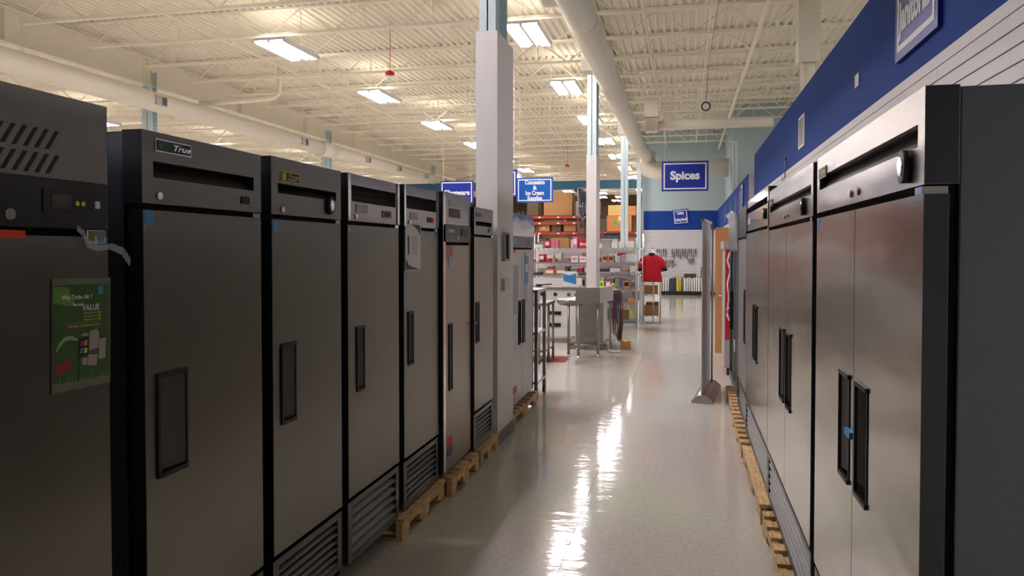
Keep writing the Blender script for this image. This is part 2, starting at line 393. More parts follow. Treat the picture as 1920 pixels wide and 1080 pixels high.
# left duct
t = thing('spiral_duct', 'long cream round duct with grey vents above the left refrigerators', 'duct', (-11.0, 0, 4.79))
MB().tube([(0, -4, 0), (0, 22, 0)], .21, 24).build('duct_run', M_DUCT, t)
MB().tube([(0, 22, 0), (0, 22.6, 0), (0, 36.5, 0)], .2, 24).build('far_duct_run', M_DUCT, t)
MB().cyl((0, 21.9, 0), (0, 22.8, 0), .235, 24).build('coupling', M_DUCT, t)
for y in (14.1, 20.4, 25, 28, 31.2, 34): 
    v = MB().box(.17, .235, y, y+.34, -.1, .09).build('vent', M_GREYP, t); B(.236, .24, y+.18, y+.33, -.085, .075).build('vent_face', M_DKGREY, v)
for y in range(2, 34, 3): MB().cyl((0, y, .2), (0, y, .7), .006, 5).build('hanger_rod', M_DUCT, t)
t = thing('elbow_duct', 'large cream elbow duct meeting the girder at its far end', 'duct', (-11.0, 36, 0))
MB().tube([(.22, 0, 4.8), (.7, 0, 4.9), (1.6, 0, 4.98), (2.6, 0, 4.98)], .3, 20).build('duct_run', M_DUCT, t); B(2.4, 3.3, -.5, .5, 4.6, 5.35).build('plenum_box', M_DUCT, t)
tag(MB().tube([(-11.2, 16.2, 5.1), (-10.1, 16.2, 5.12), (-9.3, 16.2, 5.15), (-9.15, 16.2, 5.25), (-9.1, 16.2, 5.9)], .06, 12).build('drain_pipe', M_CREAM), 'cream pipe with an elbow rising beside the left duct', 'pipe')
# red alarms hanging from the ceiling
def alarm(label, x, y, z):
    t = thing('alarm_strobe', label, 'alarm', (x, y, z))
    MB().lathe([(.05, 0), (.09, .02), (.09, .05), (.04, .09)], n=14).build('red_housing', M_RED, t)
    B(-.09, .09, -.02, .02, -.02, 0).build('lens_bar', M_PAPER, t)
    MB().tube([(0, 0, .09), (.01, 0, .5), (0, 0, 5.99-z)], .006, 5).build('cord', M_RED, t)
alarm('red ceiling alarm hanging on a cord left of the front column', -5.55, 14, 5.0)
alarm('small red ceiling alarm hanging above the hanging signs', -4.5, 30, 4.9)
alarm('red ceiling alarm above the nearest dark refrigerator', -14.5, 13.5, 4.75)

# ------------------------------------------------------------------ refrigerators
def fridge(label, x, y, W, rz=0, top=2.01, hb=1.79, dtop=None, dbot=.44, z0=.13, style='slot', n=1, handles=None, hz=(.95, 1.26), depth=.74,
           door=M_DOORL, head=None, slotz=(1.87, 1.92), casters=True, louv=6, hw=.13, lock='near', cat='refrigerator', band=0, side='near', hdl=True):
    t = thing('upright_refrigerator', label, cat, (x, y, 0), rz, None)
    head = head or door; dtop = dtop or hb-.02; has_grille = dbot > z0+.08
    B(-depth, -.068, 0, W, z0, top-.004).build('cabinet', M_CAB, t, .004)
    MB().box(-.07, -.05, .018, W-.018, z0+.01, hb+.01).build('gasket', M_GASKET, t)
    # header
    h = MB(); zb = band if band else hb; e = .05
    if style == 'slot':
        s0, s1 = slotz
        h.box(-.068, 0, 0, W, zb, s0).box(-.068, 0, 0, W, s1, top).box(-.068, 0, 0, e, s0, s1).box(-.068, 0, W-e, W, s0, s1).box(-.068, -.05, e, W-e, s0, s1)
        hd = h.build('header_panel', head, t)
        MB().hexa([(-.05, e, s0), (-.012, e, s0), (-.012, W-e, s0), (-.05, W-e, s0), (-.05, e, s0+.003), (-.045, e, s1), (-.045, W-e, s1), (-.05, W-e, s0+.003)]).build('slot_liner', M_BLK, hd)
    elif style == 'vent':
        s0, s1 = slotz
        h.box(-.068, 0, 0, W, zb, s0).box(-.068, 0, 0, W, s1, top).box(-.068, 0, 0, e, s0, s1).box(-.068, 0, W-e, W, s0, s1).box(-.068, -.045, e, W-e, s0, s1)
        hd = h.build('header_panel', head, t)
        nb = 6
        for i in range(nb):
            z = s0+(s1-s0)*(i+.2)/nb; q = (s1-s0)/nb
            MB().hexa([(-.04, e, z+.004), (-.002, e, z), (-.002, W-e, z), (-.04, W-e, z+.004), (-.04, e, z+q*.75), (-.008, e, z+q*.45), (-.008, W-e, z+q*.45), (-.04, W-e, z+q*.75)]).build('vent_blade', M_BLK, hd)
        for yy in (0.0, W-.028): MB().box(0, .006, yy, yy+.028, zb, top).build('edge_strip', M_CHROME, hd)
    else:
        hd = h.box(-.068, 0, 0, W, zb, top).build('header_panel', head, t, .003)
        B(-.068, .004, .004, W-.004, hb, zb).build('control_band', M_BAND, t, .003)
    # doors
    dw = W/n
    for i in range(n):
        y0, y1 = i*dw+.003, (i+1)*dw-.003
        lo = (side == 'near') if n == 1 else (i >= n/2 if n == 2 else i % 2 == 1)
        d = MB()
        hy0 = (y0+.07 if lo else y1-.07-hw) if handles is None else y0+handles
        if n > 1: hy0 = y0+.045 if lo else y1-.045-hw
        a, b = hz
        if hdl:
            d.box(-.05, 0, y0, hy0, dbot, dtop).box(-.05, 0, hy0+hw, y1, dbot, dtop).box(-.05, 0, hy0, hy0+hw, dbot, a).box(-.05, 0, hy0, hy0+hw, b, dtop).box(-.05, -.04, hy0, hy0+hw, a, b)
        else: d.box(-.05, 0, y0, y1, dbot, dtop)
        do = d.build('door', door, t)
        if hdl:
            deep0, deep1 = (-.036, -.001) if lo else (-.001, -.036)
            hh = MB().hexa([(-.039, hy0, a), (deep0, hy0+.004, a+.012), (deep1, hy0+hw-.004, a+.012), (-.039, hy0+hw, a), (-.039, hy0, b), (deep0, hy0+.004, b-.012), (deep1, hy0+hw-.004, b-.012), (-.039, hy0+hw, b)]).build('handle_pocket', M_HANDLE, do)
            r = MB(); r.box(-.002, .007, hy0-.006, hy0+.005, a-.006, b+.006).box(-.002, .003, hy0+hw-.004, hy0+hw+.005, a-.006, b+.006)
            r.box(-.002, .007, hy0, hy0+hw, a-.008, a+.006).box(-.002, .007, hy0, hy0+hw, b-.006, b+.008)
            r.build('handle_rim', M_BLK, do)
    M_EDGE_SHADE = steel('shaded_edge_steel', (92, 94, 98), .35, .1)  # darker plates put the dim reflection into header and door side colour
    for yy in (-.0012, W): B(-.066, -.001, yy, yy+.0012, zb+.001, top-.001).build('side_shade', M_EDGE_SHADE, t); B(-.049, -.001, yy+(.003 if yy < 0 else -.003), yy+(.0042 if yy < 0 else -.0018), dbot+.001, dtop-.001).build('door_edge_shade', M_EDGE_SHADE, t)
    # hinge
    MB().box(-.05, .002, W-.06, W-.01, hb-.02, hb-.004).build('hinge', M_CHROME, t)
    # grille
    if has_grille:
        g0, g1 = z0+.005, dbot-.022
        fr = MB().box(-.05, -.004, .0, .045, g0, g1).box(-.05, -.004, W-.045, W, g0, g1).box(-.05, -.004, .045, W-.045, g0, g0+.03).box(-.05, -.004, .045, W-.045, g1-.03, g1).build('grille_frame', M_GRILLE, t)
        B(-.066, -.052, .01, W-.01, g0, g1).build('grille_backing', M_BLK, fr)
        q = (g1-g0-.06)/louv
        for i in range(louv):
            z = g0+.03+q*i
            MB().poly([(-.006, .046, z+q*.02), (-.006, .046, z+q*.2), (-.04, .046, z+q*.86), (-.044, .046, z+q*.84), (-.012, .046, z+q*.02)], (0, W-.092, 0)).build('louver', M_GRILLE, fr)
    if casters:
        for cx, cy in ((-.13, .09), (-.13, W-.09), (-depth+.1, .09), (-depth+.1, W-.09)):
            c = MB().box(cx-.035, cx+.035, cy-.035, cy+.035, z0-.012, z0).box(cx-.03, cx+.02, cy-.024, cy-.02, .04, z0-.012).box(cx-.03, cx+.02, cy+.02, cy+.024, .04, z0-.012).build('caster', M_ALU, t)
            MB().tube([(cx-.01, cy-.018, .05), (cx-.01, cy+.018, .05)], .05, 18).build('wheel', M_BLK, c)
    return t
def lockset(t, y, z, r=.012):
    MB().tube([(0, y, z), (.006, y, z)], r, 14).build('lock', M_CHROME, t)
def plate(t, y0, y1, z0, z1, m=M_PAPER, nm='sticker', x=0., th=.0012): return B(x, x+th, y0, y1, z0, z1).build(nm, m, t)
def lens(t, y, z, ry=.03, rz=.04):
    o = MB(); o.tube([(0, 0, 0), (.008, 0, 0), (.016, 0, 0)], 1, 24); me = o.mesh('round_thermometer', M_BLK)
    for v in me.vertices: v.co.y *= ry; v.co.z *= rz
    a = link('round_thermometer', me, t, (0, y, z))
    o = MB(); o.tube([(.0, 0, 0), (.019, 0, 0)], 1, 24); me = o.mesh('bulb', M_CHROME)
    for v in me.vertices: v.co.y *= ry*.6; v.co.z *= rz*.6
    link('bulb', me, a)

XL = -1.58
# L1: vented top panel, black band, green poster
y1 = 1.14
t = fridge('shaded steel refrigerator nearest on the left with green leaf poster and black band', XL, y1, .72, top=2.05, hb=1.705, band=1.83, dbot=.15, z0=.13, style='band', hdl=False, casters=True)
for r_ in range(2):
    for i in range(9):
        yy = .24+i*.033; zz = 1.955 - r_*.062 + 0
        MB().hexa([(0, yy, zz-.05), (.0012, yy, zz-.05), (.0012, yy+.012, zz-.05), (0, yy+.012, zz-.05), (0, yy+.034, zz), (.0012, yy+.034, zz), (.0012, yy+.046, zz), (0, yy+.046, zz)]).build('vent_slit', M_BLK, t)
lockset(t, .395, 1.735, .014)
dsp = plate(t, .49, .66, 1.745, 1.805, M_BLK, 'display_panel', .004, .003)
plate(dsp, .515, .58, 1.755, 1.793, mat('smoked_display', (70, 48, 45), .2), 'display', .007, .001)
for yy in (.6, .62): MB().tube([(.007, yy, 1.772), (.009, yy, 1.772)], .007, 10).build('button', M_YEL, dsp)
plate(dsp, .685-.02, .682, 1.762, 1.782, M_PAPER, 'maker_badge', .004, .003)
plate(t, .35, .44, 1.678, 1.697, mat('orange_sticker', (222, 72, 34), .6), 'orange_sticker')
a = plate(t, .64, .705, 1.668, 1.703, M_PAPER, 'energy_sticker'); plate(a, .643, .669, 1.67, 1.701, mat('olive_print', (110, 125, 40), .6), 'green_print', .0012, .0004); plate(a, .674, .702, 1.67, 1.701, M_STICK, 'blue_print', .0012, .0004)
f = MB()
pts = [(.004, .60, 1.70), (.01, .615, 1.685), (.008, .63, 1.655), (.014, .66, 1.645), (.02, .70, 1.65), (.03, .735, 1.635), (.035, .76, 1.60)]
for i in range(len(pts)-1):
    p, q = Vector(pts[i]), Vector(pts[i+1]); w = Vector((.002, .002, .016+.004*(i % 3)))
    f.hexa([p, p+Vector((.0006, 0, 0)), q+Vector((.0006, 0, 0)), q, p+w, p+w+Vector((.0006, 0, 0)), q+w+Vector((.0006, 0, 0)), q+w])
tag(f.build('loose_tape', M_CLEAR, None, loc=(XL, y1, 0)), 'strip of loose clear tape hanging off the nearest left refrigerator', 'tape')
# poster in a plastic sleeve
po = thing('poster', 'green leafy advertising poster in a clear sleeve on nearest left refrigerator', 'poster', (XL+.002, y1+.512, 1.28), 0); po.rotation_euler.x = R(-1.0)
M_PG = mat('poster_green', (62, 96, 44), .4, var=.15, scale=9); M_LEAF = mat('poster_leaf', (92, 150, 62), .5); M_PALE = mat('poster_pale_leaf', (150, 180, 130), .5)
B(0, .0008, 0, .205, 0, .295).build('sleeve', mat('sleeve_plastic', (120, 128, 112), .25), po)
B(.0008, .0014, .003, .2, .022, .278).build('print_sheet', M_PG, po)
def pp(pts, m, nm, d=.0016): MB().poly([(d-.0003, y, z) for y, z in pts], (.0004, 0, 0)).build(nm, m, po)
pp([(.004, .275), (.05, .272), (.062, .25), (.078, .225), (.07, .222), (.05, .222), (.03, .228), (.004, .232)], M_LEAF, 'leaf_print')
pp([(.012, .108), (.022, .128), (.04, .142), (.065, .144), (.088, .132), (.085, .128), (.06, .133), (.04, .131), (.024, .118), (.016, .106)], M_PALE, 'sprout_print')
pp([(.085, .02), (.09, .02), (.091, .135), (.086, .135)], mat('poster_stem', (40, 66, 28), .5), 'stem_print')
pp([(.095, .142), (.11, .148), (.125, .142), (.115, .138)], M_PALE, 'leaf_print')
pp([(.088, .082), (.122, .088), (.122, .137), (.09, .132)], M_BLK, 'cooler_print')
for i, cc in enumerate((M_LBLUE, M_YEL, M_RED, M_GREYP)): pp([(.093+(i % 2)*.014, .092+(i//2)*.02), (.104+(i % 2)*.014, .094+(i//2)*.02), (.104+(i % 2)*.014, .108+(i//2)*.02), (.093+(i % 2)*.014, .106+(i//2)*.02)], cc, 'cooler_shelf_print', .002)
M_PGR = mat('poster_grey', (168, 160, 164), .5)
pp([(.125, .098), (.158, .102), (.162, .14), (.155, .155), (.127, .15)], M_PGR, 'appliance_print'); pp([(.16, .07), (.185, .073), (.187, .128), (.162, .126)], M_GREYP, 'appliance_print')
pp([(.1, .062), (.118, .06), (.118, .08), (.1, .08)], M_PGR, 'appliance_print'); pp([(.12, .058), (.152, .055), (.156, .085), (.122, .087)], M_PGR, 'appliance_print')
pp([(.012, .046), (.06, .058), (.062, .08), (.012, .072)], mat('poster_crimson', (160, 30, 60), .5), 'crimson_tag_print')
for k in range(14): pp([(.006+k*.0137, .022), (.014+k*.0137, .022), (.012+k*.0137, .032+.008*math.sin(k*2.3))], M_LEAF, 'grass_print', .002)
pp([(.158, .25), (.176, .25), (.176, .273), (.158, .273)], M_STICK, 'blue_mark_print')
TX = lambda s, sz, y, z, m=M_LETTER, fit=None: text(s, sz, m, po, (.0022, y, z), bold=.0004, fit=fit, ext=.0001)
TX('Why Turbo Air ?', .016, .03, .24, fit=.105); TX('The AAA', .009, .066, .222, fit=.04); TX('VALUE', .022, .1, .208, fit=.062)
for k, s in enumerate(('Acquisition Cost', 'Operating Cost', 'Maintenance Cost')):
    TX(s, .006, .104, .199-k*.009, M_PALE, .05); TX('(A)', .006, .157, .199-k*.009, M_YEL, .01)
TX('AAA Value = Low Ownership Cost', .0085, .05, .165, mat('amber_print', (220, 160, 50), .5), .115)
B(.0016, .002, .045, .165, .175, .176).build('rule_print', M_PALE, po)

# L2
t = fridge('shaded steel refrigerator, second on the left, with green-lit maker plate and dark slot', XL, 2.0, .66, top=2.01, hb=1.79, dbot=.43, handles=.055, hw=.14, depth=.8)
p = plate(t, .058, .232, 1.951, 1.99, M_CHROME, 'name_plate', 0, .003); plate(p, .061, .229, 1.954, 1.987, M_DKGREY, 'name_plate_face', .003, .0006)
plate(p, .066, .115, 1.958, 1.983, mat('green_display', (34, 72, 56), .3), 'display', .0036, .0006)
text('0', .012, mat('cyan_digit', (90, 170, 180), .5), p, (.0043, .08, 1.966)); text('True', .026, M_CHROME, p, (.0038, .135, 1.962), shear=.3, bold=.0005, fit=.085)
lockset(t, .075, 1.815, .012); plate(t, .525, .575, 1.818, 1.845, M_BLK, 'switch_plate', 0, .004)
plate(t, .01, .05, 1.725, 1.768, M_STICK, 'energy_sticker')
# L3
t = fridge('shaded steel refrigerator, third on the left, with gold maker plate and round thermometer', XL, 2.735, .625, top=2.018, hb=1.79, dbot=.43, handles=.065, hw=.115, slotz=(1.875, 1.915), depth=.8)
p = plate(t, .07, .22, 1.925, 1.965, mat('gold_edge', (190, 170, 70), .4, .5), 'name_plate', 0, .003); plate(p, .073, .217, 1.928, 1.962, M_BLK, 'name_plate_face', .003, .0006)
plate(p, .078, .112, 1.93, 1.96, MATS['gold_edge'], 'emblem', .0036, .0006); text('True', .022, MATS['gold_edge'], p, (.0038, .12, 1.942), shear=.3, bold=.0006, fit=.085); plate(p, .125, .2, 1.932, 1.938, MATS['gold_edge'], 'small_print', .0036, .0006)
lockset(t, .085, 1.81); lens(t, .5, 1.85, .026, .04); plate(t, .012, .052, 1.722, 1.765, M_STICK, 'energy_sticker')
# L4, L5: vented headers
M_HL = steel('bright_header_steel', (160, 155, 150), .24, .5)
t = fridge('steel refrigerator, fourth on the left, with vented header and rolling on casters', XL, 3.43, .68, top=2.02, hb=1.79, dbot=.44, z0=.11, style='vent', slotz=(1.885, 1.965), head=M_HL, handles=.1, hw=.09, louv=5, depth=.8)
plate(t, .1, .24, 1.835, 1.875, M_GREYP, 'name_plate', 0, .003); lockset(t, .1, 1.812); plate(t, .44, .56, 1.82, 1.86, M_GREYP, 'controller_frame', 0, .005); plate(t, .455, .515, 1.826, 1.854, M_BLK, 'controller', .005, .002); plate(t, .52, .55, 1.826, 1.854, M_RED, 'red_switch', .005, .003)
plate(t, .012, .03, 1.742, 1.755, M_PAPER, 'small_tag')
t = fridge('steel refrigerator, fifth on the left, with vented header and hanging brochure', XL+.01, 4.16, .64, top=2.025, hb=1.785, dbot=.44, z0=.135, style='vent', slotz=(1.89, 1.965), head=M_HL, handles=.07, hw=.085, hz=(.98, 1.28), louv=6, casters=False, depth=.8)
plate(t, .11, .23, 1.83, 1.87, M_GREYP, 'name_plate', 0, .003); lockset(t, .1, 1.81); plate(t, .42, .48, 1.82, 1.852, M_BLK, 'controller', 0, .004); plate(t, .49, .53, 1.82, 1.852, M_RED, 'red_switch', 0, .005); plate(t, .55, .58, 1.72, 1.78, M_STICK, 'energy_sticker')
br = thing('brochure', 'white and blue product brochure taped on the fifth left refrigerator', 'brochure', (XL+.014, 4.17, 1.53))
B(0, .001, .0, .275, -.01, .275).build('sleeve', M_CLEAR, br); B(.001, .0016, .008, .265, 0, .268).build('sheet', M_PAPER, br)
def bp_(pts, m, nm): MB().poly([(.0017, y, z) for y, z in pts], (.0003, 0, 0)).build(nm, m, br)
bp_([(.01, .002), (.26, .002), (.16, .012), (.06, .03), (.01, .07)], M_NAVY, 'blue_curve_print'); bp_([(.1, .266), (.262, .266), (.262, .2), (.22, .235), (.16, .255)], M_NAVY, 'blue_corner_print'); bp_([(.04, .09), (.07, .092), (.07, .2), (.04, .2)], M_DKGREY, 'appliance_print')
for k in range(11): bp_([(.11, .19-k*.01), (.21, .19-k*.01), (.21, .194-k*.01), (.11, .194-k*.01)], M_GREYP, 'text_line_print')
# L6
t = fridge('steel refrigerator, sixth on the left, with black band and red bottom sticker', XL+.03, 4.83, .68, top=2.035, hb=1.70, band=1.82, dbot=.16, z0=.135, style='band', hz=(.7, 1.14), handles=.13, hw=.075, casters=False, head=M_HL, door=steel('warm_dark_steel', (134, 128, 116), .3), depth=.8)
plate(t, .13, .42, 1.945, 1.985, M_GREYP, 'name_plate', 0, .002); plate(t, .14, .4, 1.87, 1.93, M_DKGREY, 'vent_plate', 0, .002); plate(t, .11, .24, 1.765, 1.79, M_GREYP, 'maker_badge', .004, .002); plate(t, .42, .56, 1.745, 1.8, M_BLK, 'display', .004, .004); lockset(t, .34, 1.73, .014)
plate(t, .09, .22, 1.6, 1.68, mat('striped_red', (190, 120, 115), .6), 'warning_label'); plate(t, .1, .14, 1.54, 1.6, M_STICK, 'energy_sticker'); plate(t, .08, .2, .31, .38, M_RED, 'warning_label'); plate(t, .08, .2, .25, .31, M_DKGREY, 'data_label')
MB().box(0, .004, 0, .05, .16, 2.03).build('edge_strip', M_CHROME, t)
# L7
t = fridge('steel refrigerator, seventh on the left, shorter and tight against the white column', XL+.05, 5.53, .58, top=1.97, hb=1.765, dbot=.43, z0=.135, slotz=(1.83, 1.865), hz=(.95, 1.245), handles=.05, hw=.09, louv=6, casters=False, depth=.76)
plate(t, .05, .2, 1.9, 1.93, M_DKGREY, 'name_plate', 0, .003); plate(t, .42, .47, 1.79, 1.82, M_BLK, 'switch_plate', 0, .004)
B(0, .012, -.02, .03, 1.09, 1.11).build('blue_tie', M_STICK, t)
# L8 two doors behind the column
t = fridge('two-door steel refrigerator on a pallet just past the white column', XL, 6.9, 1.19, top=2.0, hb=1.67, band=1.78, dbot=.16, z0=.135, style='band', n=2, hz=(.72, 1.14), hw=.1, casters=False, door=steel('glossy_dark_steel', (64, 63, 64), .2, .5), head=M_DOOR, depth=.8)
plate(t, .1, .3, 1.7, 1.76, M_LBLUE, 'blue_display', .004, .002); plate(t, .85, 1.05, 1.69, 1.75, M_DKGREY, 'display', .004, .003)
plate(t, .72, .88, 1.1, 1.62, M_CLEAR, 'plastic_film', 0, .002); plate(t, .74, .9, 1.3, 1.58, M_LBLUE, 'blue_leaflet', .002, .001); plate(t, .76, .86, 1.42, 1.5, M_PAPER, 'leaflet_panel', .003, .001)
plate(t, .12, .3, 1.62, 1.645, M_RED, 'warning_label'); plate(t, .12, .42, 1.02, 1.5, M_CLEAR, 'plastic_film', 0, .002); plate(t, .2, .34, .27, .34, M_RED, 'warning_label', 0, .002)

# right row: fronts face -X
XR = .5
t = fridge('two-door steel refrigerator nearest on the right, its blue-grey side toward camera', XR, 3.16, 1.36, PI, top=2.0, hb=1.79, dbot=.435, z0=.13, n=2, slotz=(1.875, 1.925), hz=(.93, 1.255), hw=.14, door=M_DOOR, head=M_POL, louv=6, depth=.76)
p = plate(t, .05, .2, 1.915, 1.955, MATS['gold_edge'], 'name_plate', 0, .003); plate(p, .053, .197, 1.918, 1.952, M_BLK, 'name_plate_face', .003, .0006); text('True', .022, MATS['gold_edge'], p, (.0038, .1, 1.93), shear=.3, bold=.0006, fit=.085)
for yy in (.62, .72): lockset(t, yy, 1.822, .012)
lens(t, 1.235, 1.84, .03, .038); plate(t, .02, .05, 1.73, 1.765, M_STICK, 'energy_sticker'); B(0, .014, .62, .7, 1.08, 1.1).build('blue_tie', M_STICK, t)
t = fridge('two-door steel refrigerator, second on the right, with round thermometer', XR+.002, 4.90, 1.63, PI, top=2.0, hb=1.785, dbot=.44, z0=.135, n=2, slotz=(1.87, 1.915), hz=(.87, 1.235), hw=.16, door=M_DOOR, head=M_POL, louv=5, casters=False, depth=.76)
p = plate(t, .05, .2, 1.905, 1.945, M_BLK, 'name_plate', 0, .003); text('True', .022, MATS['gold_edge'], p, (.0032, .07, 1.92), shear=.3, bold=.0006, fit=.1)
for yy in (.75, .86): lockset(t, yy, 1.82, .012)
lens(t, 1.4, 1.835, .032, .038)
t = fridge('two-door steel refrigerator, third on the right, with mirror-bright vented header', XR+.005, 6.66, 1.72, PI, top=2.04, hb=1.80, dbot=.43, z0=.135, n=2, style='vent', slotz=(1.94, 1.985), hz=(.85, 1.24), hw=.11, door=M_DOOR, head=M_CHROME, louv=5, casters=False, depth=.76)
plate(t, .15, .4, 1.85, 1.9, M_GREYP, 'name_plate', 0, .003); lens(t, 1.5, 1.88, .035, .035)
t = fridge('narrow grey-wrapped steel refrigerator, fourth on the right, with black header', XR+.01, 7.72, .98, PI, top=2.03, hb=1.76, band=1.87, dbot=.43, z0=.14, style='band', hz=(.85, 1.3), hw=.1, door=M_ALU, head=M_BAND, casters=False, louv=6, side='far', depth=.76)
# R5 glass-door cooler wrapped in plastic
t = thing('glass_door_cooler', 'white glass-door drinks cooler wrapped in clear plastic with black top light', 'cooler', (XR+.012, 9.15, 0), PI)
B(-.72, -.05, 0, 1.3, .14, 2.0).build('cabinet', M_PAPER, t); B(-.05, 0, 0, 1.3, 1.72, 2.0).build('light_canopy', M_DKGREY, t)
for i in range(2):
    d = MB().box(-.05, 0, .01+i*.65, .07+i*.65, .2, 1.7).box(-.05, 0, .58+i*.65, .64+i*.65, .2, 1.7).box(-.05, 0, .07+i*.65, .58+i*.65, .2, .27).box(-.05, 0, .07+i*.65, .58+i*.65, 1.63, 1.7).build('door', M_ALU, t)
    B(-.03, -.02, .07+i*.65, .58+i*.65, .27, 1.63).build('glass_pane', mat('cooler_glass', (150, 185, 195), .05, alpha=.5), d); B(0, .03, .54+i*.1, .56+i*.1, .8, 1.2).build('handle', M_BLK, d)
wr_ = MB()
for k in range(7):
    wr_.tube([(.01, .1+k*.17, 1.98+.03*math.sin(k)), (.05, .16+k*.17, 2.03), (.03, .24+k*.17, 2.0), (.01, .27+k*.17, 1.66)], .012, 6)
wr_.build('plastic_wrap', M_CLEAR, t)
B(.0, .006, .9, 1.0, .6, .72).build('white_tag', M_PAPER, t)
# R6 red cooler
t = thing('drinks_cooler', 'red drinks cooler with white ribbon graphic at far end of right row', 'cooler', (.52, 10.4, 0))
B(0, .66, 0, .75, .1, .46).build('base_cabinet', M_GREYP, t); B(0, .66, 0, .75, .46, 1.66).build('cooler_body', M_GREYP, t); B(.005, .655, -.003, 0, .47, 1.65).build('red_side_panel', M_RED, t); B(-.02, .68, -.02, .77, 1.66, 1.76).build('top_canopy', M_GREYP, t)
MB().tube([(.06, -.004, 1.62), (.03, -.006, 1.5), (.07, -.006, 1.38), (.03, -.006, 1.2), (.05, -.006, 1.0), (.03, -.006, .85)], .012, 6).tube([(.05, -.006, .9), (.03, -.006, .8), (.06, -.006, .72)], .014, 6).build('ribbon_graphic', M_LETTER, t)
for q in ((.05, .05), (.6, .05), (.05, .7), (.6, .7)): MB().cyl((q[0], q[1], 0), (q[0], q[1], .1), .02, 10).build('foot', M_BLK, t)

# ------------------------------------------------------------------ pallets
def pallet(label, x0, x1, y0, y1, mode='x', nb=7):
    """x0 aisle edge"""
    t = thing('wooden_pallet', label, 'pallet', ((x0+x1)/2, y0, 0)); hw_ = abs(x1-x0)/2; L_ = y1-y0
    for s in (-hw_+.02, 0, hw_-.02):
        zl, zh = .016, .108; a = [(zl, 0), (zl, .15*L_), (zl+.05, .165*L_), (zl+.05, .385*L_), (zl, .40*L_), (zl, .60*L_), (zl+.05, .615*L_), (zl+.05, .835*L_), (zl, .85*L_), (zl, L_), (zh, L_), (zh, 0)]
        MB().poly([(s-.018, yy, zz) for zz, yy in a], (.036, 0, 0)).build('stringer', M_WOOD, t)
    for k in range(nb if mode == 'x' else 5):
        j = random.uniform(-.006, .006)
        if mode == 'x':
            w = .095; yy = (L_-w)*k/(nb-1); B(-hw_+j, hw_+j, max(0, yy+j), min(L_, yy+w+j), .108, .126).build('deck_board', M_WOOD, t)
        else:
            w = .11; xx = -hw_-.005+(2*hw_+.01-w)*k/4; B(xx, xx+w, j, L_+j, .108, .126).build('deck_board', M_WOOD, t)
    for yy in (0, (L_-.09)/2, L_-.09): B(-hw_, hw_, yy, yy+.09, 0, .016).build('bottom_board', M_WOOD, t)
    return t
pallet('pine pallet, nearest on the left, under the fifth refrigerator', -1.545, -2.35, 4.06, 4.84, 'y')
pallet('pine pallet under the sixth left refrigerator with loose deck boards', -1.50, -2.3, 4.87, 5.56, 'x', 6)
pallet('pine pallet ending against the white column base', -1.50, -2.3, 5.60, 6.17, 'y')
pallet('pine pallet under the two-door refrigerator past the column', -1.54, -2.35, 6.86, 8.12, 'x', 8)
pallet('pine pallet, nearest on the right, under the second refrigerator', .452, 1.2, 3.21, 4.66, 'x', 9)
pallet('pale pine pallet under the third right refrigerator with long edge board', .452, 1.2, 4.78, 6.2, 'y')
pallet('weathered pine pallet under the fourth right refrigerator', .445, 1.2, 6.3, 7.5, 'x', 7)
pallet('pine pallet under the plastic-wrapped glass-door cooler', .465, 1.2, 7.6, 8.9, 'x', 8)

# ------------------------------------------------------------------ things on the right wall
def sign(label, lines, w, h, loc, facing='y', size=.12, m=M_SIGN, off=(), line=1., tilt=0, hang=0):
    """facing 'y': looks toward -Y; facing 'x': looks toward -X"""
    t = thing('sign', label, 'sign', loc, 0 if facing == 'y' else -PI/2)
    if tilt: t.rotation_euler.y = tilt
    B(0, w, -.012, .012, 0, h).build('sign_board', m, t)
    b = .022*min(w, h)/.5; i = .03*min(w, h)/.5
    MB().box(i, w-i, -.014, -.012, i, i+b).box(i, w-i, -.014, -.012, h-i-b, h-i).box(i, i+b, -.014, -.012, i+b, h-i-b).box(w-i-b, w-i, -.014, -.012, i+b, h-i-b).build('border', M_LETTER, t)
    for s, x, z, sz, ft in lines:
        o = text(s, sz, M_LETTER, t, (x, -.0135, z), (1, 0, 0), (0, 0, 1), align='CENTER', bold=sz*.045, fit=ft)
    if hang:
        for xx in (.06, w-.06): MB().cyl((xx, 0, h), (xx, 0, h+hang), .003, 5).build('hanger_wire', M_CREAM, t)
    return t
sign('large blue wall sign high on the right reading Janitorial', [('Janitorial', .4, .17, .23, .62), ('Ev', .17, .43, .23, .16)], .82, .86, (XW-.021, 5.19, 2.80), 'x')
t = thing('wall_vent', 'tall narrow white louvred vent plate on the blue wall', 'vent', (XW-.009, 9.43, 2.80), -PI/2)
B(0, .44, -.012, 0, 0, .36).build('frame', M_WHITE, t)
for k in range(5): B(.05+k*.07, .09+k*.07, -.016, -.012, .03, .33).build('blade', M_GREYP, t)
t = thing('wall_plate', 'small white blank plate on the blue wall below the large sign', 'plate', (XW-.009, 6.42, 2.895), -PI/2)
B(0, .13, -.01, 0, 0, .1).build('cover', M_WHITE, t, .002)
t = thing('wall_hook', 'small chrome hook strip on the blue wall above mirror-bright header', 'hook', (XW-.009, 10.6, 2.55), -PI/2)
MB().tube([(0, -.01, .3), (0, -.01, .05), (0, -.05, 0), (0, -.06, .05)], .012, 8).build('hook', M_CHROME, t)
for k, yy in enumerate((17.2, 18.6, 20.8, 23.4)):
    tag(B(1.155, 1.178, yy, yy+.1, 2.5, 2.9).build('wall_vent', M_GREYP), 'narrow pale strip on the far blue wall, %s from the camera' % ORD[k], 'strip', 'pale strips on the far blue wall')
sign('tall blue notice board on the far part of the right blue wall', [], .7, .55, (1.165, 17.0, 2.45), 'x')

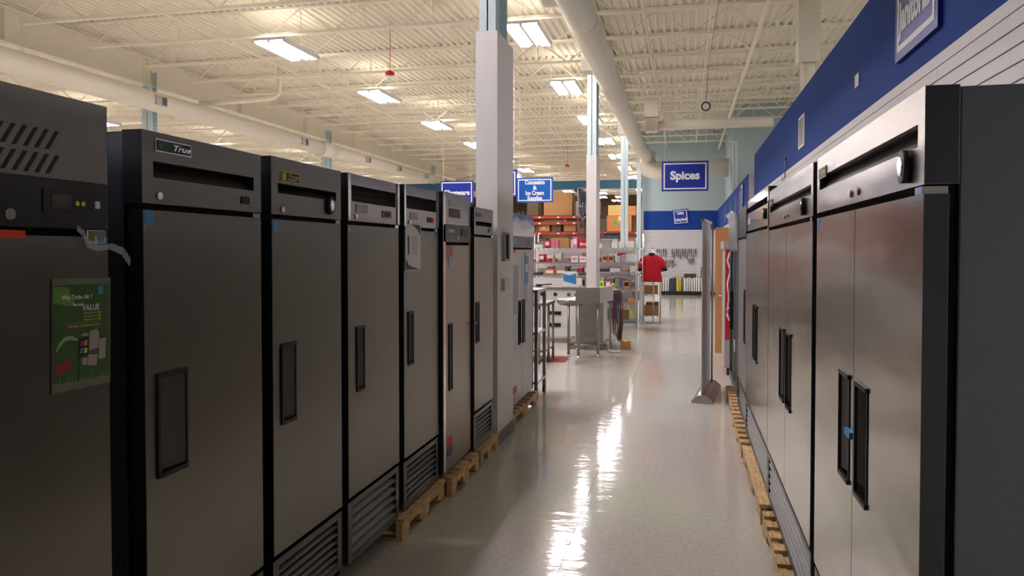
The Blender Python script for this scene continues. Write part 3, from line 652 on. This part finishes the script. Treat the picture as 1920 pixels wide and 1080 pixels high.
# hanging signs
sign('blue hanging sign reading Spices', [('Spices', .52, .27, .26, .66)], 1.04, .68, (-.515, 18, 2.985), size=.2, hang=2.3)
sign('small tilted blue sign reading Cutlery Cutting Boards on far wall', [('Cutlery', .27, .36, .15, .26), ('Cutting Boards', .27, .12, .15, .45)], .54, .54, (-.38, 28.955, 2.56), tilt=R(-6))
cs = sign('bright blue hanging sign reading Concession & Ice Cream Supplies', [('Concession', .37, .36, .115, .4), ('&', .37, .255, .11, None), ('Ice Cream', .37, .15, .115, .37), ('Supplies', .37, .05, .115, .3)], .735, .49, (-3.27, 15, 2.585), m=M_SIGN2, hang=2.95)
sign('blue hanging sign reading Glassware, cut off by the column', [('Glassware', .33, .17, .13, .52)], .66, .44, (-4.6, 14.2, 2.53), hang=2.95)
sign('blue hanging sign mostly hidden behind the front column', [('l', .585, .22, .17, None)], .72, .5, (-3.83, 14.3, 2.66), hang=2.95)

# ------------------------------------------------------------------ banner stand, wood door
t = thing('banner_stand', 'silver roll-up banner stand seen edge-on in the aisle', 'banner stand', (.185, 8.45, 0), math.atan2(.11, .95)*-1)
MB().poly([(-.1, 0, 0), (.12, 0, 0), (.12, 0, .02), (.07, 0, .06), (0, 0, .085), (-.05, 0, .07), (-.1, 0, .02)], (0, 1.1, 0)).build('base', M_ALU, t, .004)
for yy in (-.01, 1.1): MB().poly([(-.105, yy, 0), (.125, yy, 0), (.125, yy, .02), (.07, yy, .07), (0, yy, .09), (-.05, yy, .075), (-.105, yy, .02)], (0, .012, 0)).build('end_cap', M_GREYP, t)
B(-.004, .004, .03, 1.03, .08, 1.95).build('banner_sheet', mat('silver_banner_back', (222, 226, 228), .45), t)
B(-.02, .02, .02, 1.04, 1.95, 1.98).build('top_rail', M_ALU, t); MB().cyl((.03, .98, .05), (.03, .98, 1.96), .011, 10).build('support_pole', M_ALU, t)
dr = tag(B(.48, 1.18, 12.56, 12.605, .01, 2.0).build('door_1', M_TAN), kind='structure')
MB().tube([(.53, 12.555, .92), (.53, 12.5, .92)], .022, 12).tube([(.53, 12.5, .92), (.63, 12.5, .92)], .009, 8).build('door_handle', M_CHROME, dr)

# ------------------------------------------------------------------ column devices
t = thing('wall_phone', 'grey wall intercom handset unit mounted on the front column', 'intercom', (-1.512, 6.35, 1.55))
B(0, .03, 0, .2, 0, .25).build('body', M_GREYP, t, .004); B(.03, .05, .03, .08, .02, .23).build('handset', M_DKGREY, t, .006); MB().tube([(.03, .15, .06), (.034, .15, .06)], .012, 12).build('red_button', M_RED, t)
t = thing('brochure_holder', 'small clear brochure holder on the front column below the intercom', 'holder', (-1.512, 6.33, 1.3))
B(0, .004, 0, .2, 0, .16).build('back_plate', M_CLEAR, t); B(.004, .03, 0, .2, 0, .1).build('pocket', mat('frosted_plastic', (205, 202, 204), .4), t)

# ------------------------------------------------------------------ stainless furniture mid-aisle
def leg(m, x, y, z): m.tube([(x, y, .0), (x, y, .05), (x, y, .051), (x, y, z)], .02, 12)
t = thing('corner_counter', 'stainless corner counter with high backsplash in the aisle centre', 'counter', (-1.45, 11.25, 0))
LG = [(-.215, 0), (-.05, -.13), (.21, .09), (.33, .75), (-.2, .8)]
for x_, y_ in LG:
    m = MB(); m.cyl((x_, y_, .1), (x_, y_, .86), .02, 12); l_ = m.build('leg', M_FURN, t); MB().tube([(x_, y_, 0), (x_, y_, .1)], .009, 10, r1=.02).build('foot', M_CHROME, l_)
P5 = [(-.27, .0), (-.07, -.17), (.24, .06), (.37, .8), (-.25, .85)]
MB().poly([(x_, y_, .86) for x_, y_ in P5], (0, 0, .045)).build('worktop', M_FURN, t)
for (a, b) in ((1, 2), (2, 3)):
    p, q = P5[a], P5[b]; MB().hexa([(p[0], p[1], .9), (q[0], q[1], .9), (q[0]-.02, q[1]+.02, .9), (p[0]-.02, p[1]+.02, .9), (p[0], p[1], 1.09), (q[0], q[1], 1.09), (q[0]-.02, q[1]+.02, 1.09), (p[0]-.02, p[1]+.02, 1.09)]).build('backsplash', M_FURN, t)
rl = [(x_, y_, .25) for x_, y_ in LG[:4]]
for a, b in zip(rl, rl[1:]): MB().cyl(a, b, .014, 10).build('cross_rail', M_FURN, t)
MB().lathe([(.17, .82), (.21, .86), (.22, .905), (.2, .912), (.15, .88)], (-.2, .16, 0), n=24).build('sink_bowl', M_FURN, t)
t = thing('steel_cabinet', 'stainless enclosed cabinet standing behind the corner counter', 'cabinet', (-1.75, 12.6, 0))
B(0, .46, 0, .7, .12, .88).build('body', M_ALU, t, .004); B(-.12, .47, -.02, .72, .08, .12).build('base_shelf', M_FURN, t); B(-.02, .48, -.02, .72, .88, .92).build('worktop', M_FURN, t)
for q in ((-.08, .02), (.42, .02), (-.08, .68), (.42, .68)): MB().cyl((q[0], q[1], 0), (q[0], q[1], .08), .018, 10).build('foot', M_FURN, t)
t = thing('steel_work_table', 'small stainless work table with lower shelf left of corner counter', 'table', (-2.48, 10.8, 0))
B(0, .56, 0, .75, .84, .88).build('tabletop', M_FURN, t); B(.01, .35, -.004, 0, .78, .98).build('front_panel', M_PAPER, t); B(.04, .54, .04, .7, .17, .2).build('lower_shelf', M_FURN, t)
for q in ((.04, .04), (.45, .04), (.54, .3), (.04, .7), (.54, .7)): MB().cyl((q[0], q[1], 0), (q[0], q[1], .84), .018, 12).build('leg', M_FURN, t)
t = thing('water_jug', 'translucent water jug standing on the small stainless table', 'jug', (-2.15, 11.1, .88))
MB().lathe([(.075, 0), (.08, .02), (.08, .13), (.06, .19), (.022, .22), (.022, .24)], n=18).build('bottle', M_JUG, t); MB().lathe([(.026, .235), (.026, .26)], n=14).build('cap', M_PAPER, t); MB().tube([(.05, 0, .2), (.085, 0, .19), (.085, 0, .12)], .009, 8).build('handle', M_JUG, t)
t = thing('rolling_rack', 'tall stainless rolling rack on casters behind the two-door refrigerator', 'rack', (-2.15, 8.2, 0))
for q in ((.0, 0), (.58, 0), (0, .5), (.58, .5)):
    B(q[0]-.018, q[0]+.018, q[1]-.018, q[1]+.018, .13, 1.2).build('post', M_ALU, t)
    c = B(q[0]-.02, q[0]+.02, q[1]-.02, q[1]+.02, .09, .13).build('caster', M_ALU, t); MB().cyl((q[0]-.014, q[1], .05), (q[0]+.014, q[1], .05), .05, 16).build('wheel', M_BLK, c)
for z in (.18, .72, 1.18): B(-.02, .6, -.02, .52, z, z+.03).build('shelf', M_ALU, t)
t = thing('red_floor_mat', 'small red mat on the floor under the stainless work table', 'mat', (-2.6, 11.1, 0)); B(0, .9, 0, .6, 0, .006).build('mat_sheet', mat('red_rubber', (140, 50, 42), .8), t)
# white cooking range
t = thing('white_range', 'white gas range with black knobs and two dark handles behind the table', 'range', (-3.2, 13.4, 0))
B(0, 1.35, 0, .8, .12, .95).build('body', mat('white_enamel', (222, 220, 220), .25), t, .006); B(-.02, 1.37, -.04, .8, .95, .99).build('top', M_FURN, t, .004); B(0, 1.35, .74, .8, .99, 1.12).build('rear_riser', MATS['white_enamel'], t)
for z in (.29, .5): B(.86, 1.08, -.03, 0, z, z+.06).build('handle', M_BLK, t)
for k in range(4): MB().cyl((.5+k*.24, -.02, .86), (.5+k*.24, 0, .86), .032, 14).build('knob', M_CHROME if k == 3 else M_BLK, t)
for q in ((.05, .05), (1.3, .05), (.05, .75), (1.3, .75)): MB().cyl((q[0], q[1], 0), (q[0], q[1], .12), .02, 10).build('foot', M_BLK, t)
t = thing('leaflet_stand', 'blue and white leaflet standing on the white range', 'leaflet', (-2.12, 13.6, .99))
B(0, .25, 0, .01, 0, .27).build('card', M_PAPER, t); MB().poly([(.01, -.001, .1), (.24, -.001, .04), (.24, -.001, .24), (.12, -.001, .2), (.01, -.001, .23)], (0, -.001, 0)).build('blue_print', M_LBLUE, t)
t = thing('frying_pan', 'dark pan lying on top of the white range', 'pan', (-2.62, 13.6, .99)); MB().lathe([(.12, 0), (.15, .03), (.15, .035), (.13, .012)], n=20).build('bowl', M_DKGREY, t); MB().tube([(.14, 0, .03), (.3, 0, .04)], .01, 8).build('handle', M_BLK, t)
# hoses and box right of the counter
HC = [(50, 52, 56), (120, 36, 52), (80, 58, 110), (50, 80, 70), (30, 32, 36), (140, 60, 50)]
for k, c in enumerate(HC):
    nm = ['grey', 'crimson', 'purple', 'green', 'black', 'orange-red'][k]
    m = MB(); x_ = -1.12+.022*k; y_ = 12.28+.05*k
    pts = [(x_+.014*math.sin(i*.6+k), y_, 1.0-i*.068*(1+.05*k)) for i in range(11)]; m.tube(pts, .01, 7)
    m.tube([(p[0]+.03, y_+.02, p[2]) for p in pts[::-1]], .01, 7)
    tag(m.build('hose', mat('hose_'+nm.replace('-', '_'), c, .5)), '%s hose hanging in a loop right of the corner counter' % nm, 'hose')
tag(MB().cyl((-1.16, 12.42, 1.0), (-.93, 12.42, 1.0), .012, 8).cyl((-1.16, 12.42, 0), (-1.16, 12.42, 1.0), .012, 8).box(-1.2, -1.0, 12.3, 12.55, 0, .015).build('hose_rail', M_ALU), 'steel rail stand carrying the hanging hoses', 'stand')
t = thing('carton', 'small brown carton on the floor under the hanging hoses', 'box', (-1.02, 12.7, 0)); B(0, .16, 0, .16, 0, .14).build('body', M_CARD, t); B(.06, .1, -.001, .161, .139, .142).build('tape', M_CARD3, t)

# ------------------------------------------------------------------ wire shelving
def wire_rack(label, x, y, w, d, h, levels, nm='wire_shelving'):
    t = thing(nm, label, 'shelving', (x, y, 0))
    for q in ((0, 0), (w, 0), (0, d), (w, d)): MB().cyl((q[0], q[1], 0), (q[0], q[1], h), .0125, 8).build('post', M_WIRE, t)
    for z in levels:
        m = MB()
        for zz in (z-.03, z-.004): m.box(0, w, -.004, .004, zz, zz+.007).box(0, w, d-.004, d+.004, zz, zz+.007).box(-.004, .004, 0, d, zz, zz+.007).box(w-.004, w+.004, 0, d, zz, zz+.007)
        k = 0.
        while k < w: m.box(k, k+.004, 0, d, z-.004, z); k += .03
        m.build('wire_shelf', M_WIRE, t)
        zz = MB(); k = 0.
        n_ = int(w/.06); zz.tube([(i*w/n_, -.003, z-.026 if i % 2 else z-.004) for i in range(n_+1)], .003, 4); zz.build('shelf_truss', M_WIRE, t)
    return t
LV = [.18, .52, .82, 1.1, 1.38, 1.68]
wire_rack('chrome wire shelving left of the second column, stocked with cartons', -3.35, 16.2, 1.5, .46, 1.9, LV[1:])
wire_rack('chrome wire shelving right of the second column, facing the aisle', -1.83, 16.2, .85, .46, 1.9, LV)
wire_rack('chrome wire shelving second row directly behind the front units', -3.35, 17.3, 2.45, .46, 2.0, LV[1:])
def carton(nm, label, cat, x, y, z, w, d, h, m, grp=None, face=None, facem=None, words_=None, wm=None, tape=True):
    t = thing(nm, label, cat, (x, y, z), 0, grp)
    B(0, w, 0, d, 0, h).build('body', m, t, .003)
    if face: B(w*face[0], w*face[1], -.002, 0, h*face[2], h*face[3]).build('front_print', facem, t)
    if tape: B(w*.45, w*.55, -.0015, d, h, h+.0015).build('tape', M_CARD3 if m is not M_CARD3 else M_PAPER, t)
    if words_: text(words_, h*.4, wm, t, (w*.5, -.0035, h*.3), (1, 0, 0), (0, 0, 1), align='CENTER', bold=.002, fit=w*.7)
    return t
RK = {0: 'left chrome shelving', 1: 'right chrome shelving'}
SN = {.18: 'bottom', .52: 'second', .82: 'third', 1.1: 'fourth', 1.38: 'fifth', 1.68: 'top'}
items = [
 # left unit
 (0, 1.68, [(.42, .12, .17, M_RED, 'red carton stack', M_PAPER), (.56, .08, .17, M_PINK, 'pink carton'), (.65, .07, .17, M_PINK, 'pink carton'), (.75, .2, .18, M_CARD, 'brown carton'), (1.03, .1, .24, M_PINK, 'tall pink box', M_PAPER), (1.16, .2, .2, M_RED, 'red box marked Evo'), (1.38, .1, .14, M_CARD2, 'orange carton'), (.2, .18, .08, M_PAPER, 'white tray')]),
 (0, 1.38, [(.12, .06, .06, M_RED, 'small red box'), (.3, .12, .17, M_RED, 'red carton', M_PAPER), (.44, .12, .08, M_RED, 'low red box'), (.58, .08, .08, M_CARD, 'small brown box'), (1.0, .14, .12, M_PAPER, 'white red-print carton', M_PINK), (1.18, .13, .12, M_PAPER, 'white red-print carton', M_PINK), (1.33, .13, .12, M_PAPER, 'white red-print carton', M_RED), (.7, .22, .05, M_WIRE, 'chrome basket')]),
 (0, 1.1, [(.42, .22, .13, M_CARD, 'brown carton with white label', M_PAPER), (.66, .22, .13, M_CARD, 'brown carton with white label', M_PAPER), (.95, .2, .06, M_CARD3, 'pale yellow tray'), (1.18, .28, .06, M_DKGREY, 'dark tray'), (.1, .24, .06, M_DKGREY, 'dark tray')]),
 (0, .82, [(.5, .3, .12, M_GREYP, 'plastic-wrapped pale bundle'), (.85, .28, .12, M_GREYP, 'plastic-wrapped pale bundle'), (.05, .1, .06, M_YEL, 'small yellow box'), (.2, .24, .08, M_ALU, 'stacked steel pans')]),
 (0, .52, [(.25, .2, .08, M_CARDD, 'dull brown box'), (.55, .2, .12, M_GREYP, 'grey box'), (.95, .3, .14, M_PAPER, 'white box')]),
 # right unit
 (1, 1.68, [(.02, .12, .09, M_WHITE, 'wrapped white bundle'), (.18, .12, .1, M_GREYP, 'wrapped grey bundle'), (.33, .12, .12, M_PAPER, 'wrapped white bundle'), (.5, .1, .15, M_PAPER, 'upright white pack'), (.63, .17, .15, M_PAPER, 'white carton')]),
 (1, 1.38, [(.14, .11, .15, M_CARD2, 'orange and navy box', M_NAVY), (.27, .11, .15, M_CARD2, 'orange and navy box', M_NAVY), (.55, .12, .17, M_CLEAR, 'clear lidded container'), (.42, .1, .14, M_JUG, 'translucent bin')]),
 (1, 1.1, [(.05, .3, .07, M_ALU, 'stacked steel pans'), (.4, .3, .08, M_ALU, 'stacked steel trays'), (.74, .08, .08, M_GREYP, 'grey tub')]),
 (1, .82, [(.08, .1, .17, M_YEL, 'yellow and green canister', M_GRN), (.21, .11, .17, M_PINK, 'pink canister', M_PAPER), (.33, .08, .12, M_YEL, 'yellow canister', M_GRN), (.58, .14, .18, M_CARD, 'brown carton with dark slot', M_BLK), (.02, .05, .2, M_LBLUE, 'blue pack')]),
 (1, .52, [(.02, .16, .14, M_GREYP, 'grey tub'), (.2, .14, .1, M_DKGREY, 'dark crate'), (.68, .12, .12, M_CARD, 'brown box')]),
 (1, .18, [(.5, .2, .2, M_CARDD, 'dull brown carton'), (.2, .24, .22, M_DKGREY, 'dark bin')]),
]
seen = {}
for u, z, its in items:
    its = sorted(its, key=lambda q: q[0])
    for k, it in enumerate(its):
        x_, w_, h_, m_, nm = it[:5]; fm = it[5] if len(it) > 5 else None
        bx = -3.35 if u == 0 else -1.83
        lab = '%s, %s from left on %s shelf of %s' % (nm, ORD[k], SN[z], RK[u])
        t = carton('carton', lab, 'box', bx+x_, 16.24, z, w_, .3, h_, m_, None, (.15, .85, .35, .8) if fm else None, fm, 'Evo' if 'Evo' in nm else None, M_LETTER, tape='carton' in nm)
t = thing('display_panel', 'tall white back panel standing behind the chrome shelving rows', 'panel', (-3.45, 17.95, 0)); B(0, 2.4, 0, .03, .05, 1.7).build('panel_board', M_WHITE, t); B(0, 2.4, -.1, .13, 0, .05).build('foot_rail', M_GREYP, t)
rnd = random.Random(5)
PK = [('grey tub', M_GREYP), ('white pack', M_PAPER), ('clear container', M_CLEAR), ('steel pan', M_ALU), ('dark tray', M_DKGREY), ('translucent bin', M_JUG), ('white carton', M_WHITE), ('red packet', M_RED), ('brown carton', M_CARD)]
for z in LV[1:]:
    x_ = -3.3; k = 0
    while x_ < -1.05:
        nm, m_ = PK[rnd.choice([0, 1, 1, 2, 3, 3, 4, 5, 6, 6, 7, 8])]; w_ = rnd.uniform(.1, .24); h_ = rnd.uniform(.07, .2)
        if x_+w_ > -.95: break
        q = thing('stock_pack', '%s, %s from left on %s shelf of the second row shelving' % (nm, ORD[k], SN[z]), 'package', (x_, 17.36, z))
        MB().hexa([(.01, 0, 0), (w_-.01, 0, 0), (w_-.01, .34, 0), (.01, .34, 0), (0, -.006, h_), (w_, -.006, h_), (w_, .34, h_), (0, .34, h_)]).build('body', m_, q, .004)
        B(-.004, w_+.004, -.012, .345, h_, h_+.012).build('lid', M_PAPER if k % 3 else M_GREYP, q)
        x_ += w_+rnd.uniform(.01, .05); k += 1
t = thing('jug', 'dark blue handled jug on the right chrome shelving', 'jug', (-1.4, 16.3, .52)); MB().lathe([(.1, 0), (.11, .03), (.11, .13), (.06, .2), (.03, .22), (.03, .24)], n=18).build('bottle', M_NAVY, t); MB().tube([(.06, 0, .2), (.12, 0, .17), (.1, 0, .1)], .012, 8).build('handle', M_NAVY, t); B(-.05, .05, -.115, -.11, .03, .1).build('label_print', M_GREYP, t)
t = thing('detergent_jug', 'yellow liquid jug on bottom shelf of right chrome shelving', 'jug', (-1.15, 16.4, .18)); M_YJ = mat('yellow_jug', (222, 218, 60), .3)
MB().lathe([(.075, 0), (.085, .02), (.085, .16), (.05, .22), (.022, .25), (.022, .27)], n=18).build('bottle', M_YJ, t); MB().lathe([(.027, .262), (.027, .29)], n=14).build('cap', M_PAPER, t); B(-.05, .05, -.088, -.083, .04, .13).build('label_print', M_PAPER, t); MB().tube([(.04, 0, .23), (.09, 0, .2), (.085, 0, .13)], .01, 8).build('handle', M_YJ, t)
# boxes rack below the shirt
wire_rack('chrome wire rack with brown boxes below the red shirt', -1.0, 18.0, .46, .5, 1.5, [.12, .62, 1.1])
carton('carton', 'flat brown box, upper one on the rack below the red shirt', 'box', -.96, 18.03, .62, .36, .36, .2, M_CARD)
carton('carton', 'wide brown box on the bottom shelf below the red shirt', 'box', -.9, 18.03, .12, .32, .36, .24, M_CARD)
carton('carton', 'thin brown box lying on the larger one in bottom shelf', 'box', -.86, 18.06, .365, .28, .32, .06, M_CARDD)
carton('carton', 'dark box behind the white card on the rack below the shirt', 'box', -.94, 18.05, 1.1, .34, .3, .1, M_DKGREY)
tag(MB().poly([(-.72, 17.98, .83), (-.66, 17.98, .83), (-.64, 17.98, 1.0), (-.7, 17.98, 1.02)], (0, .004, 0)).build('white_card', M_PAPER), 'small white card standing on the brown box under the shirt', 'card')
# shirt
t = thing('shirt', 'red short-sleeved shirt with dark collar and cuffs on a hanger', 'shirt', (-.71, 17.4, 0))
m = MB(); rings = []
prof = [(.93, .235, .09), (1.05, .225, .09), (1.2, .215, .09), (1.34, .22, .095), (1.44, .215, .085), (1.5, .16, .07), (1.54, .08, .055)]
for z, rx, ry in prof: rings.append([m.b.verts.new((rx*math.cos(a)*(1+.02*math.sin(5*a+z*9)), ry*math.sin(a), z)) for a in [2*PI*k/28 for k in range(28)]])
for a, b in zip(rings, rings[1:]):
    for k in range(28): f = m.b.faces.new([a[k], a[(k+1) % 28], b[(k+1) % 28], b[k]]); f.smooth = True
m.b.faces.new(rings[0][::-1]); m.b.faces.new(rings[-1])
m.build('body', M_REDCLOTH, t)
for s in (-1, 1):
    sl_ = MB().tube([(s*.12, 0, 1.46), (s*.2, 0, 1.41), (s*.25, -.01, 1.3), (s*.275, -.01, 1.22)], .07, 14, r1=.06).build('sleeve', M_REDCLOTH, t)
    MB().tube([(s*.272, -.01, 1.235), (s*.285, -.01, 1.17)], .066, 14, r1=.062).build('cuff', M_DKCLOTH, sl_)
MB().lathe([(.075, 1.5), (.072, 1.56), (.05, 1.575)], n=18).build('collar', M_DKCLOTH, t)
MB().tube([(-.15, 0, 1.5), (0, 0, 1.57), (.15, 0, 1.5)], .008, 6).tube([(0, 0, 1.57), (0, 0, 1.62), (.03, 0, 1.65), (.02, 0, 1.69), (-.02, 0, 1.68)], .005, 6).build('hanger', M_WIRE, t)
B(.21, .25, -.085, -.08, 1.1, 1.14).build('price_tag', M_PAPER, t)
tag(MB().cyl((-.68, 17.62, 0), (-.68, 17.62, 1.7), .012, 8).box(-.86, -.5, 17.35, 17.7, 0, .012).cyl((-.68, 17.62, 1.69), (-.68, 17.38, 1.69), .01, 8).build('garment_stand', M_WIRE), 'chrome garment stand holding the red shirt', 'stand')

# ------------------------------------------------------------------ knife wall
KM = [M_BLK, M_DKGREY, M_ALU, M_PAPER]
kx = [(-.98+.077*k) for k in range(19)]
def knife(label, grp, x, z, L_, hm, w=.042):
    L_ *= 1.25
    t = thing('knife', label, 'knife', (x, 28.93, z), 0, grp)
    B(-.017, .017, -.016, .006, -.14, 0).build('handle', hm, t); MB().poly([(-w/2, -.001, -.13), (w/2, -.001, -.13), (w/2, -.001, -.13-L_*.7), (-w/2+.004, -.001, -.13-L_)], (0, .003, 0)).build('blade', M_CHROME, t)
    B(-.027, .027, .006, .012, -.16-L_*.4, .02).build('backing_card', M_PAPER if hm is not M_PAPER else M_DKGREY, t)
for k, x_ in enumerate(kx):
    if k in (5, 6): continue
    knife('dark-handled knife, %s from left in upper row on slatted wall' % ORD[k], 'knives of the upper row', x_, 1.68, .13+.05*(k % 3), KM[(k*7) % 3])
for k, x_ in enumerate(kx[:9]):
    knife('hanging knife, %s from left in middle row on slatted wall' % ORD[k], 'knives of the middle row', x_+.02, 1.27, .1+.05*(k % 2), KM[(k*5+1) % 3])
for k, x_ in enumerate((.14, .2, .26, .32)): knife('small peeler knife, %s from left in the short row' % ORD[k], 'peelers', x_, 1.33, .07, M_DKGREY)
tag(B(.0, .43, 28.94, 28.965, .62, .76).build('knife_roll', mat('dark_gold_print', (66, 54, 30), .6)), 'dark patterned tray hung low on the slatted wall', 'tray')
tag(B(-.5, -.06, 28.94, 28.965, .52, .57).build('steel_bar', M_DKGREY), 'dark horizontal bar on the slatted wall above cutting boards', 'bar')
tag(B(.6, .7, 28.93, 28.965, .45, 1.0).build('sharpening_stone', M_DKGREY), 'tall dark pack hanging at the right of the slatted wall', 'pack')
t = thing('board_shelf', 'low black shelf holding upright cutting boards along far wall', 'shelf', (-1.1, 28.4, 0))
B(0, 2.1, 0, .5, .06, .14).build('deck', M_BLK, t); B(.05, 2.05, .05, .5, 0, .06).build('plinth', M_BLK, t)
cb = [(222, 222, 216), (236, 236, 230), (208, 206, 200), (60, 62, 70), (226, 200, 40), (80, 120, 130), (232, 232, 226), (200, 196, 190), (126, 190, 120)]
cols_ = [0, 1, 0, 2, 1, 0, 3, 3, 3, 4, 4, 5, 1, 6, 0, 2, 1, 6, 0, 7, 1, 8, 8]
cn = ['white', 'bright white', 'grey-white', 'dark', 'yellow', 'teal', 'white', 'grey', 'green']
x_ = -1.02
for k, c in enumerate(cols_):
    w = .05 if k % 3 else .07
    t = B(-w/2, w/2, -.2, .18, 0, .46+.02*(k % 3)).build('cutting_board', mat('board_'+cn[c].replace(' ', '_').replace('-', '_')+str(c), cb[c], .5), None, .004, (x_+w/2, 28.66, .14))
    t.rotation_euler.y = R(1.5*math.sin(k*2.1))*0
    tag(t, '%s cutting board standing on edge, %s from left on black shelf' % (cn[c], ORD[k]), 'cutting board', 'cutting boards on the low shelf'); x_ += w+.027
tag(B(-1.03, -.86, 27.9, 28.1, 0, .16).build('carton', M_PAPER), 'small white box on the floor before the black board shelf', 'box')

# ------------------------------------------------------------------ warehouse racks
def pallet_rack(label, x, y, w, d, levels, h):
    t = thing('pallet_rack', label, 'rack', (x, y, 0))
    for q in ((0, 0), (w, 0), (0, d), (w, d)): B(q[0]-.05, q[0]+.05, q[1]-.04, q[1]+.04, 0, h).build('upright', M_RACKB, t)
    for z in levels:
        for yy in (0, d): B(.05, w-.05, yy-.03, yy+.03, z-.13, z).build('beam', M_ORANGE, t)
        B(.05, w-.05, .03, d-.03, z-.02, z-.002).build('wire_deck', M_CARDD, t)
        for xx in (w*.25, w*.55, w*.8): B(xx, xx+.09, -.036, -.03, z-.1, z-.04).build('bin_label', M_PAPER, t)
    return t
pallet_rack('orange-beamed pallet rack left of the second column in the warehouse', -6.9, 33, 2.75, 1.1, [.6, 1.6, 2.42, 2.86, 3.12], 3.3)
pallet_rack('orange-beamed pallet rack between the columns in the warehouse', -3.95, 33, 2.4, 1.1, [.6, 1.6, 2.42], 2.5)
pallet_rack('orange-beamed pallet rack far left behind the front column', -9.9, 33, 2.8, 1.1, [.6, 1.6, 2.42, 2.86, 3.12], 3.3)
WB = [('large plain brown carton under the bright blue sign', -6.0, 3.14, 1.25, 1.0, M_CARD), ('dull carton on the far left top of orange rack', -6.75, 3.14, .5, .7, M_CARDD), ('stretch-wrapped pale bale on top of orange rack', -4.6, 3.14, 1.0, .6, M_WRAP),
 ('folded brown cartons stacked on the wrapped bale', -4.55, 3.76, .8, .4, M_CARDD), ('tall dark brown carton leaning beside the wrapped bale', -4.68+.02, 4.18, .3, .3, M_CARDD),
 ('brown carton with yellow dot on middle beam', -6.2, 2.44, .45, .36, M_CARD), ('brown open-front carton at right of middle beam', -5.1, 2.44, .5, .34, M_CARD), ('narrow dark carton on middle beam', -5.55, 2.44, .3, .34, M_CARDD), ('white-topped carton at left of middle beam', -6.8, 2.44, .35, .3, M_PAPER),
 ('row of brown cartons on lower warehouse shelf, leftmost', -6.6, 1.62, .7, .5, M_CARDD), ('brown carton in the centre of lower warehouse shelf', -5.7, 1.62, .8, .55, M_CARD), ('brown carton at right of lower warehouse shelf', -4.8, 1.62, .6, .5, M_CARDD),
 ('big orange carton with green sticker between the columns', -3.25, 2.2+.0, 1.05, .9, M_CARD2), ('yellow-brown carton on top of the orange carton', -3.2, 3.12, .72, .44, M_CARD3), ('small tan carton beside the yellow-brown one', -2.44, 3.12, .42, .4, M_CARD2),
 ('tall brown carton partly behind the third column', -2.0, 2.44, .5, 1.0, M_CARD), ('brown carton low on the middle warehouse rack', -3.2, 1.62, .6, .5, M_CARDD), ('dull carton low right on the middle warehouse rack', -2.4, 1.62, .6, .55, M_CARD)]
for lab, x_, z, w, h_, m_ in WB:
    if 'big orange' in lab: z = 2.43; h_ = .67
    if 'yellow-brown' in lab or 'small tan' in lab: z = 3.11
    y_ = 33.1
    t = carton('carton', lab, 'box', x_, y_, z, w, .8, h_, m_)
    if 'green sticker' in lab:
        MB().cyl((.35, -.003, .36), (.35, 0, .36), .1, 16).build('green_sticker', M_GRN, t); B(.42, .62, -.002, 0, .34, .44).build('orange_sticker', mat('orange_label', (240, 150, 50), .5), t); B(.48, .6, -.002, 0, .46, .64).build('white_label', M_PAPER, t); B(.66, .88, -.002, 0, .1, .32).build('print_mark', M_CARDD, t)
    if 'yellow dot' in lab: MB().cyl((.2, -.003, .15), (.2, 0, .15), .06, 14).build('yellow_sticker', M_YEL, t)
t = thing('storage_bin', 'dark grey lidded bin beside the second column before the racks', 'bin', (-3.15, 31, 0)); B(0, .55, 0, .5, 0, 2.25).build('body', M_DKGREY, t, .02); B(-.03, .58, -.03, .53, 2.25, 2.32).build('lid', M_BLK, t, .01); 
# far boxes deep in the warehouse
for k in range(7):
    carton('carton', 'brown carton stack deep in the warehouse, %s from left' % ORD[k], 'box', -9.5+k*1.5, 44, 0, 1.2, 1, 3.2+.35*math.sin(k*2.3), M_CARDD, 'deep warehouse stacks')
# hanging steel utensils on the rack end
m = MB(); random.seed(3)
for k in range(150):
    x_ = -3.98+random.uniform(-.42, .42); z = 3.9+random.uniform(-.3, .35); y_ = 32.6+random.uniform(-.15, .15); l_ = random.uniform(.5, 1.5)*.7
    m.tube([(x_, y_, z), (x_+random.uniform(-.03, .03), y_, z-l_)], .008, 4); m.box(x_-.02, x_+.02, y_-.01, y_+.01, z-l_-.07, z-l_)
m.box(-4.45, -3.5, 32.58, 32.62, 4.24, 4.27).box(-4.45, -4.42, 32.58, 32.62, 0, 4.27).box(-3.53, -3.5, 32.58, 32.62, 0, 4.27)
tag(m.build('hanging_utensils', mat('tarnished_steel', (150, 150, 160), .2, 1.)), 'dense cluster of steel utensils hanging beside the warehouse rack', 'utensils', kind='stuff')
